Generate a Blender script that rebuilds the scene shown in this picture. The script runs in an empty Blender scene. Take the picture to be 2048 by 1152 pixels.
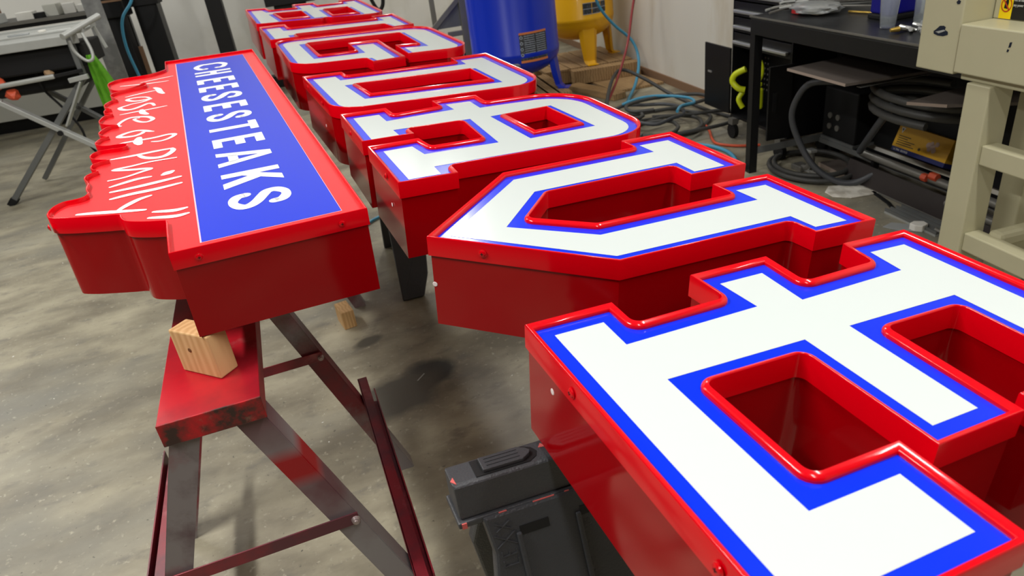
import bpy, bmesh, math, random
from mathutils import Vector, Matrix
from mathutils.geometry import tessellate_polygon
random.seed(7)
R_ = math.radians
# ------------------------------------------------------------------ camera, world, lights, exposure
scn = bpy.context.scene
COL = scn.collection
CAM_R = ((0.9149014453, -0.3861853691, -0.1175423586),
         (-0.2788901305, -0.3941773975, -0.8756965653),
         (0.2918486603, 0.8339574570, -0.4683367586))      # rows: right, down, forward in world axes
cam_d = bpy.data.cameras.new('camera')
cam = bpy.data.objects.new('camera', cam_d); COL.objects.link(cam)
rt, dn, fw = (Vector(v) for v in CAM_R)
m4 = Matrix((rt, -dn, -fw)).transposed().to_4x4(); m4.translation = Vector((0, 0, 1.35))
cam.matrix_world = m4
cam_d.sensor_width = 36.0; cam_d.lens = 1404.8 / 2048 * 36.0
cam_d.clip_start = 0.02; cam_d.clip_end = 60
cam_d.dof.use_dof = True; cam_d.dof.focus_distance = 1.15; cam_d.dof.aperture_fstop = 9.0
scn.camera = cam

world = bpy.data.worlds.new('shop_ambient'); scn.world = world; world.use_nodes = True
wb = world.node_tree.nodes['Background']
wb.inputs[0].default_value = (0.93, 0.97, 1.0, 1); wb.inputs[1].default_value = 0.03
scn.view_settings.view_transform = 'Standard'; scn.view_settings.look = 'None'
scn.view_settings.gamma = 1.0; scn.view_settings.use_curve_mapping = False
scn.view_settings.exposure = -0.45

ROOM = Matrix.Rotation(R_(-8.2), 4, 'Z')                 # the walls stand 8.2 degrees off the row of letters
def room(a, b, z=0.0): return ROOM @ Vector((a, b, z))

def area(name, a, b, z, sx, sy, watts, rot=(0, 0, 0), color=(1, 0.99, 0.96)):
    l = bpy.data.lights.new(name, 'AREA'); l.shape = 'RECTANGLE'; l.size = sx; l.size_y = sy
    l.energy = watts; l.color = color
    o = bpy.data.objects.new(name, l); COL.objects.link(o)
    o.matrix_world = ROOM @ Matrix.Translation((a, b, z)) @ Matrix.Rotation(rot[2], 4, 'Z') @ Matrix.Rotation(rot[0], 4, 'X')
    return o
LIGHTS = [(-1.7, 0.9, 122), (0.2, -0.9, 36), (-2.0, 3.6, 60), (1.35, 0.5, 52), (1.0, 5.5, 52), (-4.2, 6.4, 66)]  # the fifth light is added to brighten the right wall
for a, b, w in LIGHTS: area('overhead_light', a, b, 3.13, 0.16, 1.25, w)
area('sheen_panel', -0.6, 7.0, 3.12, 3.0, 1.6, 36)  # added panel light that lays a broad sheen on the sign faces

# ------------------------------------------------------------------ materials
def lin(c):
    return tuple(((v / 255) / 12.92 if v / 255 <= 0.04045 else ((v / 255 + 0.055) / 1.055) ** 2.4) for v in c)
class NT:
    def __init__(s, name):
        s.m = bpy.data.materials.new(name); s.m.use_nodes = True; s.t = s.m.node_tree; s.n = s.t.nodes
        s.b = s.n['Principled BSDF']
    def node(s, ty, **kw):
        n = s.n.new(ty)
        for k, v in kw.items():
            if k in n.inputs: n.inputs[k].default_value = v
            else: setattr(n, k, v)
        return n
    def link(s, a, b): s.t.links.new(a, b)
def mat(name, c, rough=0.5, metal=0.0, coat=0.0, spec=0.5, bump=0.0, bscale=60, var=0.0, vscale=8, trans=0.0, ior=1.45):
    k = NT(name); col = lin(c); b = k.b
    b.inputs['Base Color'].default_value = (*col, 1); b.inputs['Roughness'].default_value = rough
    b.inputs['Metallic'].default_value = metal; b.inputs['Coat Weight'].default_value = coat
    b.inputs['Coat Roughness'].default_value = 0.05; b.inputs['Specular IOR Level'].default_value = spec
    b.inputs['IOR'].default_value = ior; b.inputs['Transmission Weight'].default_value = trans
    tc = k.node('ShaderNodeTexCoord')
    if var:
        nz = k.node('ShaderNodeTexNoise', Scale=vscale, Detail=6.0); k.link(tc.outputs['Object'], nz.inputs['Vector'])
        mx = k.node('ShaderNodeMix', data_type='RGBA'); mx.inputs[6].default_value = (*[v * (1 - var) for v in col], 1)
        mx.inputs[7].default_value = (*[min(1, v * (1 + var)) for v in col], 1)
        k.link(nz.outputs[0], mx.inputs[0]); k.link(mx.outputs[2], b.inputs['Base Color'])
    if bump:
        nb = k.node('ShaderNodeTexNoise', Scale=bscale, Detail=3.0); k.link(tc.outputs['Object'], nb.inputs['Vector'])
        bp = k.node('ShaderNodeBump', Strength=bump, Distance=0.002); k.link(nb.outputs[0], bp.inputs['Height'])
        k.link(bp.outputs[0], b.inputs['Normal'])
    return k.m
def two_tone(name, c1, c2, scale, lo, hi, rough=0.5, stretch=(1, 1, 1), c3=None, scale3=3, lo3=0.55, hi3=0.65, bump=0.0, metal=0.0, coords='Object', spec=0.5):
    k = NT(name); b = k.b; tc = k.node('ShaderNodeTexCoord'); mp = k.node('ShaderNodeMapping'); mp.inputs['Scale'].default_value = stretch
    k.link(tc.outputs[coords], mp.inputs['Vector'])
    def layer(sc, lo, hi):
        nz = k.node('ShaderNodeTexNoise', Scale=sc, Detail=7.0, Roughness=0.6); k.link(mp.outputs[0], nz.inputs['Vector'])
        mr = k.node('ShaderNodeMapRange'); mr.inputs[1].default_value = lo; mr.inputs[2].default_value = hi
        k.link(nz.outputs[0], mr.inputs[0]); return mr.outputs[0], nz.outputs[0]
    f, raw = layer(scale, lo, hi)
    mx = k.node('ShaderNodeMix', data_type='RGBA'); mx.inputs[6].default_value = (*lin(c1), 1); mx.inputs[7].default_value = (*lin(c2), 1)
    k.link(f, mx.inputs[0]); out = mx.outputs[2]
    if c3:
        f3, _ = layer(scale3, lo3, hi3)
        m3 = k.node('ShaderNodeMix', data_type='RGBA'); m3.inputs[7].default_value = (*lin(c3), 1)
        k.link(f3, m3.inputs[0]); k.link(out, m3.inputs[6]); out = m3.outputs[2]
    k.link(out, b.inputs['Base Color']); b.inputs['Roughness'].default_value = rough; b.inputs['Metallic'].default_value = metal
    b.inputs['Specular IOR Level'].default_value = spec
    if bump:
        bp = k.node('ShaderNodeBump', Strength=bump, Distance=0.003); k.link(raw, bp.inputs['Height']); k.link(bp.outputs[0], b.inputs['Normal'])
    return k.m
def concrete():
    k = NT('concrete_floor'); b = k.b; tc = k.node('ShaderNodeTexCoord')
    mp = k.node('ShaderNodeMapping'); mp.inputs['Scale'].default_value = (0.75, 1.35, 1); mp.inputs['Rotation'].default_value = (0, 0, R_(12))
    k.link(tc.outputs['Object'], mp.inputs[0])
    def nz(sc, det, lo, hi, vec=None, rough=0.6):
        n = k.node('ShaderNodeTexNoise', Scale=sc, Detail=det, Roughness=rough); k.link(vec or mp.outputs[0], n.inputs['Vector'])
        r = k.node('ShaderNodeMapRange'); r.inputs[1].default_value = lo; r.inputs[2].default_value = hi
        k.link(n.outputs[0], r.inputs[0]); return r.outputs[0]
    def mix(fac, c1, c2):
        m = k.node('ShaderNodeMix', data_type='RGBA')
        for i, c in ((6, c1), (7, c2)):
            if isinstance(c, tuple): m.inputs[i].default_value = (*lin(c), 1)
            else: k.link(c, m.inputs[i])
        k.link(fac, m.inputs[0]); return m.outputs[2]
    c = mix(nz(3.0, 10, 0.36, 0.66), (118, 111, 95), (172, 165, 142))
    c = mix(nz(11, 8, 0.55, 0.75), c, (112, 108, 98))
    c = mix(nz(1.1, 4, 0.50, 0.72), c, (128, 126, 116))
    c = mix(nz(46, 4, 0.60, 0.74, tc.outputs['Object']), c, (176, 170, 150))
    c = mix(nz(70, 3, 0.66, 0.74, tc.outputs['Object']), c, (84, 80, 72))
    def blob(x, y, r, sx, sy, ang, col, c):      # an oil stain: its own place and outline on the floor
        mp2 = k.node('ShaderNodeMapping', vector_type='TEXTURE'); mp2.inputs['Location'].default_value = (x, y, 0); mp2.inputs['Scale'].default_value = (sx, sy, 1)
        mp2.inputs['Rotation'].default_value = (0, 0, ang)
        k.link(tc.outputs['Object'], mp2.inputs[0])
        wn = k.node('ShaderNodeTexNoise', Scale=9.0, Detail=3.0); k.link(tc.outputs['Object'], wn.inputs['Vector'])
        ln = k.node('ShaderNodeVectorMath', operation='LENGTH'); k.link(mp2.outputs[0], ln.inputs[0])
        ad = k.node('ShaderNodeMath', operation='MULTIPLY_ADD'); ad.inputs[1].default_value = 0.9; k.link(wn.outputs[0], ad.inputs[0]); k.link(ln.outputs['Value'], ad.inputs[2])
        mr = k.node('ShaderNodeMapRange'); mr.inputs[1].default_value = r + 0.45 + 0.30; mr.inputs[2].default_value = r + 0.45 - 0.18
        k.link(ad.outputs[0], mr.inputs[0]); return mix(mr.outputs[0], c, col)
    c = blob(0.365, 2.00, 1.0, 0.085, 0.075, 0, (70, 70, 66), c)
    c = blob(0.235, 1.94, 1.0, 0.15, 0.10, 0.3, (92, 89, 80), c)
    c = blob(0.22, 2.33, 1.0, 0.05, 0.03, 0.3, (88, 84, 74), c)
    k.link(c, b.inputs['Base Color']); b.inputs['Roughness'].default_value = 0.42; b.inputs['Specular IOR Level'].default_value = 0.35
    nb = k.node('ShaderNodeTexNoise', Scale=35.0, Detail=6.0); k.link(tc.outputs['Object'], nb.inputs['Vector'])
    bp = k.node('ShaderNodeBump', Strength=0.12, Distance=0.004); k.link(nb.outputs[0], bp.inputs['Height']); k.link(bp.outputs[0], b.inputs['Normal'])
    return k.m
def wood(name, c1, c2, scale=26, ax=(1, 1, 0.12), spec=0.3):
    k = NT(name); b = k.b; tc = k.node('ShaderNodeTexCoord'); mp = k.node('ShaderNodeMapping'); mp.inputs['Scale'].default_value = ax
    k.link(tc.outputs['Object'], mp.inputs[0])
    wv = k.node('ShaderNodeTexWave', Scale=scale, Distortion=6.0, Detail=3.0); wv.inputs['Detail Scale'].default_value = 1.2
    k.link(mp.outputs[0], wv.inputs[0])
    nz = k.node('ShaderNodeTexNoise', Scale=12.0, Detail=4.0); k.link(tc.outputs['Object'], nz.inputs['Vector'])
    mm = k.node('ShaderNodeMath', operation='MULTIPLY'); k.link(wv.outputs['Fac'], mm.inputs[0]); k.link(nz.outputs[0], mm.inputs[1])
    mx = k.node('ShaderNodeMix', data_type='RGBA'); mx.inputs[6].default_value = (*lin(c1), 1); mx.inputs[7].default_value = (*lin(c2), 1)
    k.link(mm.outputs[0], mx.inputs[0]); k.link(mx.outputs[2], b.inputs['Base Color']); b.inputs['Roughness'].default_value = 0.6
    b.inputs['Specular IOR Level'].default_value = spec
    return k.m
M = {}
M['floor'] = concrete()
M['red'] = mat('gloss_red_paint', (156, 0, 8), 0.10, spec=0.40, bump=0.02, bscale=25)
M['red_rim'] = mat('gloss_red_retainer', (222, 0, 20), 0.15, coat=0.15)
M['blue'] = mat('blue_vinyl', (0, 46, 232), 0.20, spec=0.35)
M['white'] = mat('white_acrylic', (208, 216, 214), 0.14, spec=0.35)
M['coral'] = mat('red_vinyl_face', (236, 30, 38), 0.36, spec=0.75)
M['blue2'] = mat('blue_panel_vinyl', (8, 48, 206), 0.36, spec=0.5)
M['letter_white'] = mat('white_vinyl_lettering', (250, 250, 250), 0.4)
M['pale_line'] = mat('pale_pink_edge', (250, 190, 205), 0.4)
M['fleck'] = mat('pale_spot_white', (240, 225, 225), 0.4)
M['horse'] = two_tone('steel_with_red_overspray', (138, 130, 130), (134, 46, 54), 2.6, 0.48, 0.60, 0.38, c3=(88, 62, 68), scale3=7, lo3=0.5, hi3=0.7, spec=0.4)
def patch_leg():
    k = NT('steel_leg_with_red_sprayed_patch'); b = k.b; tc = k.node('ShaderNodeTexCoord'); sx = k.node('ShaderNodeSeparateXYZ'); k.link(tc.outputs['Object'], sx.inputs[0])
    nz = k.node('ShaderNodeTexNoise', Scale=5.0, Detail=5.0); k.link(tc.outputs['Object'], nz.inputs['Vector'])
    mr = k.node('ShaderNodeMapRange'); mr.inputs[1].default_value = 0.42; mr.inputs[2].default_value = 0.66; k.link(nz.outputs[0], mr.inputs[0])
    m1 = k.node('ShaderNodeMix', data_type='RGBA'); m1.inputs[6].default_value = (*lin((150, 144, 144)), 1); m1.inputs[7].default_value = (*lin((110, 70, 76)), 1); k.link(mr.outputs[0], m1.inputs[0])
    up = k.node('ShaderNodeMapRange'); up.inputs[1].default_value = 0.60; up.inputs[2].default_value = 0.70; k.link(sx.outputs[2], up.inputs[0])
    m0 = k.node('ShaderNodeMix', data_type='RGBA'); m0.inputs[7].default_value = (*lin((104, 60, 66)), 1); k.link(m1.outputs[2], m0.inputs[6]); k.link(up.outputs[0], m0.inputs[0])
    sb = k.node('ShaderNodeMath', operation='SUBTRACT'); sb.inputs[1].default_value = 0.578; k.link(sx.outputs[2], sb.inputs[0])
    ab = k.node('ShaderNodeMath', operation='ABSOLUTE'); k.link(sb.outputs[0], ab.inputs[0])
    m2 = k.node('ShaderNodeMapRange'); m2.inputs[1].default_value = 0.046; m2.inputs[2].default_value = 0.018; k.link(ab.outputs[0], m2.inputs[0])
    m3 = k.node('ShaderNodeMix', data_type='RGBA'); m3.inputs[7].default_value = (*lin((168, 6, 20)), 1); k.link(m0.outputs[2], m3.inputs[6]); k.link(m2.outputs[0], m3.inputs[0])
    k.link(m3.outputs[2], b.inputs['Base Color']); b.inputs['Roughness'].default_value = 0.36; return k.m
M['horse_patch'] = patch_leg()
M['horse_red'] = two_tone('red_overspray_steel', (182, 22, 36), (112, 22, 34), 3.6, 0.42, 0.66, 0.32, c3=(190, 100, 100), scale3=9, lo3=0.62, hi3=0.8, spec=0.5)
M['horse_mix'] = two_tone('dull_red_overspray_angle', (140, 36, 48), (96, 44, 54), 6.0, 0.42, 0.6, 0.4, c3=(170, 92, 96), scale3=10, lo3=0.6, hi3=0.75)
M['worn'] = two_tone('worn_red_edge', (190, 18, 28), (60, 38, 32), 14.0, 0.42, 0.56, 0.45, c3=(150, 110, 90), scale3=22, lo3=0.6, hi3=0.72)
M['bolt'] = mat('dusty_bolt_steel', (176, 160, 158), 0.4, metal=0.6)
M['wood'] = wood('pine_offcut', (222, 182, 130), (184, 134, 78), 22)
M['wood_end'] = wood('pine_end_grain', (214, 170, 112), (120, 74, 32), 60, (0.4, 1, 0.3))
M['knot'] = mat('wood_knot', (110, 70, 34), 0.6)
M['pallet'] = wood('pallet_wood', (178, 146, 104), (104, 78, 50), 14, (1, 0.15, 1))
M['plastic'] = mat('black_plastic', (62, 63, 66), 0.42, bump=0.4, bscale=350, var=0.2)
M['plastic_dark'] = mat('black_recess_plastic', (18, 18, 19), 0.6)
M['scuff'] = mat('pink_paint_scuff', (206, 96, 92), 0.6)
M['black'] = mat('black_painted_steel', (12, 12, 14), 0.42, var=0.3)
M['black_soft'] = mat('matt_black', (8, 8, 9), 0.7)
M['benchtop'] = two_tone('worn_black_bench_top', (26, 28, 31), (52, 52, 54), 6, 0.45, 0.75, 0.38, stretch=(1, 2.5, 1))
M['handle'] = mat('brushed_handle', (200, 202, 200), 0.3, metal=0.7)
M['steel'] = mat('dull_steel', (128, 126, 120), 0.42, metal=0.5, var=0.15)
M['alu'] = mat('grey_aluminium', (176, 178, 174), 0.42, metal=0.25, var=0.1, vscale=20)
M['alu_dark'] = mat('grey_stand_steel', (112, 114, 113), 0.42, metal=0.3, var=0.12)
M['galv'] = two_tone('scratched_flat_steel', (128, 129, 128), (168, 168, 165), 9, 0.4, 0.7, 0.4, metal=0.4)
M['beige'] = mat('beige_machine_enamel', (186, 181, 150), 0.36, bump=0.08, bscale=120, var=0.04)
M['chip'] = mat('chipped_paint_navy', (18, 28, 46), 0.5)
M['wall'] = two_tone('white_wall_paint', (226, 225, 218), (205, 202, 190), 1.6, 0.45, 0.7, 0.6)
M['wall_dirty'] = two_tone('stained_white_wall', (226, 223, 212), (196, 180, 150), 1.3, 0.54, 0.78, 0.6, stretch=(1, 1.4, 0.5))
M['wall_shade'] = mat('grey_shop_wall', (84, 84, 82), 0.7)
M['ceiling'] = mat('white_ceiling', (225, 226, 222), 0.8)
M['plinth'] = mat('pale_panel_paint', (196, 196, 186), 0.5)
M['tank_blue'] = mat('blue_tank_paint', (0, 44, 190), 0.30, coat=0.1)
M['tank_yellow'] = mat('yellow_tank_paint', (236, 176, 8), 0.32, coat=0.15)
M['decal'] = two_tone('dark_warning_label', (44, 46, 52), (98, 102, 108), 60, 0.5, 0.62, 0.5, stretch=(3, 3, 0.6))
M['orange'] = mat('orange_label_band', (222, 130, 74), 0.5)
M['decal_light'] = mat('pale_label_print', (170, 180, 196), 0.5)
M['hose_blue'] = mat('blue_air_hose', (70, 148, 182), 0.4)
M['hose_black'] = mat('black_rubber_hose', (66, 66, 64), 0.5)
M['hose_grey'] = mat('grey_rubber_hose', (70, 72, 76), 0.45)
M['hose_red'] = mat('red_air_hose', (150, 52, 54), 0.4)
M['cord_orange'] = mat('orange_cord', (206, 84, 52), 0.5)
M['green'] = mat('green_cloth', (92, 158, 28), 0.8, var=0.25, vscale=30)
M['lime'] = mat('lime_plastic', (212, 224, 30), 0.35)
M['card'] = mat('brown_cardboard', (134, 104, 78), 0.8)
M['board'] = mat('grey_brown_board', (92, 84, 78), 0.6, var=0.08)
M['board_edge'] = mat('pale_board_edge', (158, 142, 130), 0.6)
M['plate'] = mat('brown_steel_plate', (52, 46, 45), 0.5, var=0.15)
M['box_yellow'] = mat('yellow_carton', (196, 148, 16), 0.5)
M['navy'] = mat('navy_carton', (22, 30, 88), 0.5)
M['print_dark'] = mat('dark_print', (70, 56, 20), 0.6)
M['print_pink'] = mat('pale_hand_print', (176, 150, 136), 0.6)
M['paper'] = two_tone('creased_white_paper', (236, 232, 220), (196, 190, 176), 12, 0.45, 0.6, 0.7)
M['chip_white'] = mat('white_debris', (236, 234, 226), 0.6)
M['tan'] = mat('tan_debris', (160, 130, 96), 0.7)
M['sticker_yellow'] = mat('yellow_safety_sticker', (250, 216, 0), 0.4)
M['sticker_red'] = mat('red_prohibition_print', (186, 60, 20), 0.5)
M['ink'] = mat('black_print', (16, 16, 16), 0.5)
M['ink_white'] = mat('white_print', (214, 214, 208), 0.5)
M['bin_blue'] = mat('blue_plastic_bin', (22, 20, 128), 0.35)
M['brass'] = mat('brass_fitting', (206, 172, 84), 0.3, metal=0.7)
M['clear'] = mat('clear_plastic', (232, 238, 242), 0.12, trans=0.85, ior=1.3)
M['frost'] = mat('cloudy_plastic_bag', (196, 200, 200), 0.25, trans=0.45)
M['red_part'] = mat('red_plastic', (196, 40, 44), 0.4)
M['cream'] = mat('cream_plastic', (216, 204, 172), 0.5)

# ------------------------------------------------------------------ mesh helpers
class MB:
    def __init__(s): s.v = []; s.f = []; s.tr = None
    def add(s, vs, fs):
        n = len(s.v)
        s.v += [tuple(s.tr @ Vector(p)) if s.tr else tuple(p) for p in vs]
        s.f += [tuple(i + n for i in f) for f in fs]; return s
    def box(s, x0, x1, y0, y1, z0, z1):
        vs = [(x, y, z) for z in (z0, z1) for y in (y0, y1) for x in (x0, x1)]
        return s.add(vs, [(0, 2, 3, 1), (4, 5, 7, 6), (0, 1, 5, 4), (2, 6, 7, 3), (0, 4, 6, 2), (1, 3, 7, 5)])
    def bar(s, p, q, w, h, up=(0, 0, 1)):          # rectangular bar from p to q, w across, h along up
        p, q = Vector(p), Vector(q); d = (q - p).normalized(); up = Vector(up)
        sd = d.cross(up).normalized(); u = sd.cross(d).normalized()
        vs = [pp + sd * a * w / 2 + u * b * h / 2 for pp in (p, q) for a, b in ((-1, -1), (1, -1), (1, 1), (-1, 1))]
        return s.add(vs, [(0, 1, 2, 3), (7, 6, 5, 4), (0, 4, 5, 1), (1, 5, 6, 2), (2, 6, 7, 3), (3, 7, 4, 0)])
    def angle(s, p, q, w, h, t, up=(0, 0, 1), flip=1):   # L-section: a flat flange and a standing flange
        p, q = Vector(p), Vector(q); d = (q - p).normalized(); up = Vector(up)
        sd = d.cross(up).normalized(); u = sd.cross(d).normalized()
        s.bar(p, q, w, t, up)
        o = sd * flip * (w / 2 - t / 2) - u * (h / 2 - t / 2)
        return s.bar(p + o, q + o, t, h, up)
    def ring(s, c, n_, r, n, a0=0.0):
        c, n_ = Vector(c), Vector(n_).normalized(); t = Vector((0, 0, 1)) if abs(n_.z) < 0.9 else Vector((1, 0, 0))
        e1 = n_.cross(t).normalized(); e2 = n_.cross(e1)
        return [c + (e1 * math.cos(a0 + 2 * math.pi * i / n) + e2 * math.sin(a0 + 2 * math.pi * i / n)) * r for i in range(n)]
    def cyl(s, p, q, r0, r1=None, n=16, caps=True):
        r1 = r0 if r1 is None else r1; d = Vector(q) - Vector(p)
        vs = s.ring(p, d, r0, n) + s.ring(q, d, r1, n)
        fs = [(i, (i + 1) % n, n + (i + 1) % n, n + i) for i in range(n)]
        if caps: fs += [tuple(reversed(range(n))), tuple(range(n, 2 * n))]
        return s.add(vs, fs)
    def tube(s, pts, r, n=8, smooth=0, closed=False):
        P = [Vector(p) for p in pts]
        if smooth: P = cr(P, smooth)
        vs = []; prev = None; k = len(P)
        for i, p in enumerate(P):
            d = (P[min(i + 1, k - 1)] - P[max(i - 1, 0)]).normalized()
            if prev is None:
                t = Vector((0, 0, 1)) if abs(d.z) < 0.9 else Vector((1, 0, 0)); e1 = d.cross(t).normalized()
            else: e1 = (prev - d * prev.dot(d)).normalized()
            prev = e1; e2 = d.cross(e1)
            vs += [p + (e1 * math.cos(2 * math.pi * j / n) + e2 * math.sin(2 * math.pi * j / n)) * r for j in range(n)]
        fs = [(i * n + j, i * n + (j + 1) % n, (i + 1) * n + (j + 1) % n, (i + 1) * n + j) for i in range(k - 1) for j in range(n)]
        fs += [tuple(reversed(range(n))), tuple(range((k - 1) * n, k * n))]
        return s.add(vs, fs)
    def lathe(s, prof, c=(0, 0, 0), n=32):
        cx, cy, cz = c; vs = []; k = len(prof)
        for r, z in prof: vs += [(cx + r * math.cos(2 * math.pi * j / n), cy + r * math.sin(2 * math.pi * j / n), cz + z) for j in range(n)]
        fs = [(i * n + j, i * n + (j + 1) % n, (i + 1) * n + (j + 1) % n, (i + 1) * n + j) for i in range(k - 1) for j in range(n)]
        return s.add(vs, fs)
    def prism(s, poly, z0, z1):
        n = len(poly); vs = [(*p, z0) for p in poly] + [(*p, z1) for p in poly]
        tri = tessellate_polygon([[Vector((*p, 0)) for p in poly]])
        fs = [tuple(t) for t in tri] + [tuple(reversed([i + n for i in t])) for t in tri]
        fs += [(i, (i + 1) % n, n + (i + 1) % n, n + i) for i in range(n)]
        return s.add(vs, fs)
def cr(P, k, closed=False):                       # Catmull-Rom
    n = len(P); out = []
    rng = range(n) if closed else range(n - 1)
    for i in rng:
        p0 = P[(i - 1) % n] if closed else P[max(i - 1, 0)]; p1 = P[i]; p2 = P[(i + 1) % n]; p3 = P[(i + 2) % n] if closed else P[min(i + 2, n - 1)]
        for j in range(k):
            t = j / k
            out.append(0.5 * ((2 * p1) + (p2 - p0) * t + (2 * p0 - 5 * p1 + 4 * p2 - p3) * t * t + (3 * p1 - p0 - 3 * p2 + p3) * t ** 3))
    if not closed: out.append(P[-1])
    return out
def obj(name, mb, m, parent=None, smooth=None, bevel=0.0, recalc=True):
    me = bpy.data.meshes.new(name); me.from_pydata(mb.v, [], mb.f)
    if recalc:
        bm = bmesh.new(); bm.from_mesh(me); bmesh.ops.recalc_face_normals(bm, faces=bm.faces); bm.to_mesh(me); bm.free()
    me.materials.append(M[m] if isinstance(m, str) else m)
    if smooth:
        for p in me.polygons: p.use_smooth = True
        me.set_sharp_from_angle(angle=R_(smooth))
    o = bpy.data.objects.new(name, me); COL.objects.link(o)
    if parent: o.parent = parent
    if bevel:
        bv = o.modifiers.new('edge', 'BEVEL'); bv.width = bevel; bv.segments = 2; bv.limit_method = 'ANGLE'; bv.angle_limit = R_(40)
    return o
def tag(o, label=None, cat=None, group=None, kind=None):
    if label: o['label'] = label
    if cat: o['category'] = cat
    if group: o['group'] = group
    if kind: o['kind'] = kind
    return o
def thing(name, label, cat, mx, group=None):
    o = bpy.data.objects.new(name, None); COL.objects.link(o); o.matrix_world = mx; o.empty_display_size = 0.05
    return tag(o, label, cat, group)
def at_room(a, b, z=0, rz=0.0): return ROOM @ Matrix.Translation((a, b, z)) @ Matrix.Rotation(R_(rz), 4, 'Z')
def copy_tree(o, parent=None):
    c = o.copy(); COL.objects.link(c)
    if parent: c.parent = parent
    for ch in list(o.children): copy_tree(ch, c)
    return c
def text_mesh(name, txt, size, m, parent, mx, align='LEFT', sx=1.0, thick=0.0002, bold=0.0):
    cu = bpy.data.curves.new(name, 'FONT'); cu.body = txt; cu.size = size; cu.extrude = thick; cu.offset = bold; cu.align_x = align
    t = bpy.data.objects.new(name + '_tmp', cu); COL.objects.link(t)
    dg = bpy.context.evaluated_depsgraph_get(); me = bpy.data.meshes.new_from_object(t.evaluated_get(dg))
    bpy.data.objects.remove(t); me.materials.clear(); me.materials.append(M[m])
    o = bpy.data.objects.new(name, me); COL.objects.link(o); o.parent = parent; o.matrix_local = mx @ Matrix.Diagonal((sx, 1, 1, 1))
    return o
# ------------------------------------------------------------------ channel letters
UN = 0.42                                         # metres per drawing unit of the letter outlines
ML = Matrix(((0.997586244, 0.001449971, 0.069423218), (0.001449971, 0.999128985, -0.041703340), (-0.069423218, 0.041703340, 0.996715229))).to_4x4()
def frame(M3, origin): return Matrix.Translation(origin) @ M3
def letter_mx(x, y, z=-1.0):                      # letter plane (x across, y along the row) to the world
    return frame(ML, Vector((0, 0, 1.35)) + ML @ Vector((x * UN, y * UN, z * UN)))
def sarea(P): return sum(P[i][0] * P[(i + 1) % len(P)][1] - P[(i + 1) % len(P)][0] * P[i][1] for i in range(len(P))) / 2
def ccw(P, want=True): return P if (sarea(P) > 0) == want else list(reversed(P))
def offset(P, d):                                  # mitred offset to the left of travel
    n = len(P); out = []
    for i in range(n):
        a, b, c = Vector(P[i - 1]), Vector(P[i]), Vector(P[(i + 1) % n])
        e1 = (b - a).normalized(); e2 = (c - b).normalized()
        n1 = Vector((-e1.y, e1.x)); n2 = Vector((-e2.y, e2.x)); k = 1 + n1.dot(n2)
        mv = (n1 + n2) / max(k, 0.25)
        out.append(tuple(b + mv * d))
    return out
def corner(P, i, r, n=5):                          # fillet one corner
    a, b, c = Vector(P[i - 1]), Vector(P[i]), Vector(P[(i + 1) % len(P)])
    e1 = (a - b).normalized(); e2 = (c - b).normalized(); ang = e1.angle(e2); t = r / math.tan(ang / 2)
    cen = b + (e1 + e2).normalized() * (r / math.sin(ang / 2))
    s, e = b + e1 * t - cen, b + e2 * t - cen
    a0 = math.atan2(s.y, s.x); a1 = math.atan2(e.y, e.x); da = (a1 - a0 + math.pi) % (2 * math.pi) - math.pi
    return [(cen.x + r * math.cos(a0 + da * j / n), cen.y + r * math.sin(a0 + da * j / n)) for j in range(n + 1)]
def shape(P, big=None, small=0.0, solid=True):     # big: {index: radius}; small rounds the re-entrant corners
    big = big or {}; out = []; n = len(P)
    P = [Vector(p) for p in P]; s = 1 if sarea(P) > 0 else -1
    for i in range(n):
        e1 = P[i] - P[i - 1]; e2 = P[(i + 1) % n] - P[i]; cross = (e1.x * e2.y - e1.y * e2.x) * s
        reent = cross < 0 if solid else cross > 0
        if i in big: out += corner(P, i, big[i], 10)
        elif small and reent: out += corner(P, i, small, 5)
        else: out.append(tuple(P[i]))
    return out
def fill(mb, loops, z):
    vs = [(*p, z) for L in loops for p in L]
    tri = tessellate_polygon([[Vector((*p, 0)) for p in L] for L in loops])
    mb.add(vs, [t for t in tri])
def sweep(mb, L, prof):
    n = len(L); rows = [[(*p, z) for p in offset(L, d)] for d, z in prof]
    vs = [v for r in rows for v in r]
    mb.add(vs, [(i * n + j, i * n + (j + 1) % n, (i + 1) * n + (j + 1) % n, (i + 1) * n + j) for i in range(len(prof) - 1) for j in range(n)])
DEP = 0.150
CAP = [(0.0022, -0.031), (0, -0.031), (0, -0.0020), (0.0004, -0.0006), (0.0012, 0), (0.0022, -0.0003), (0.0040, -0.0010), (0.0062, -0.0024), (0.0078, -0.0044), (0.0082, -0.0062), (0.0080, -0.0088)]
def screw(parent, p, nrm, r=0.0052, m='red_rim'):
    p, nrm = Vector(p), Vector(nrm).normalized(); mb = MB()
    for (r0, r1, h0, h1) in ((1.25, 1.25, 0, 0.0006), (1.0, 0.95, 0.0006, 0.0014), (0.95, 0.6, 0.0014, 0.0024), (0.6, 0.22, 0.0024, 0.0028)):
        mb.cyl(p + nrm * h0, p + nrm * h1, r * r0, r * r1, 18)
    t = nrm.cross(Vector((0, 0, 1))).normalized(); u = nrm.cross(t)
    s = obj('screw', mb, m, parent, smooth=35)
    rc = MB(); q = p + nrm * 0.0027
    rc.bar(q - t * r * 0.42, q + t * r * 0.42, r * 0.16, 0.0008, nrm); rc.bar(q - u * r * 0.42, q + u * r * 0.42, r * 0.16, 0.0008, nrm)
    obj('screw_slot', rc, 'black_soft', s)
    return s
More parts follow.
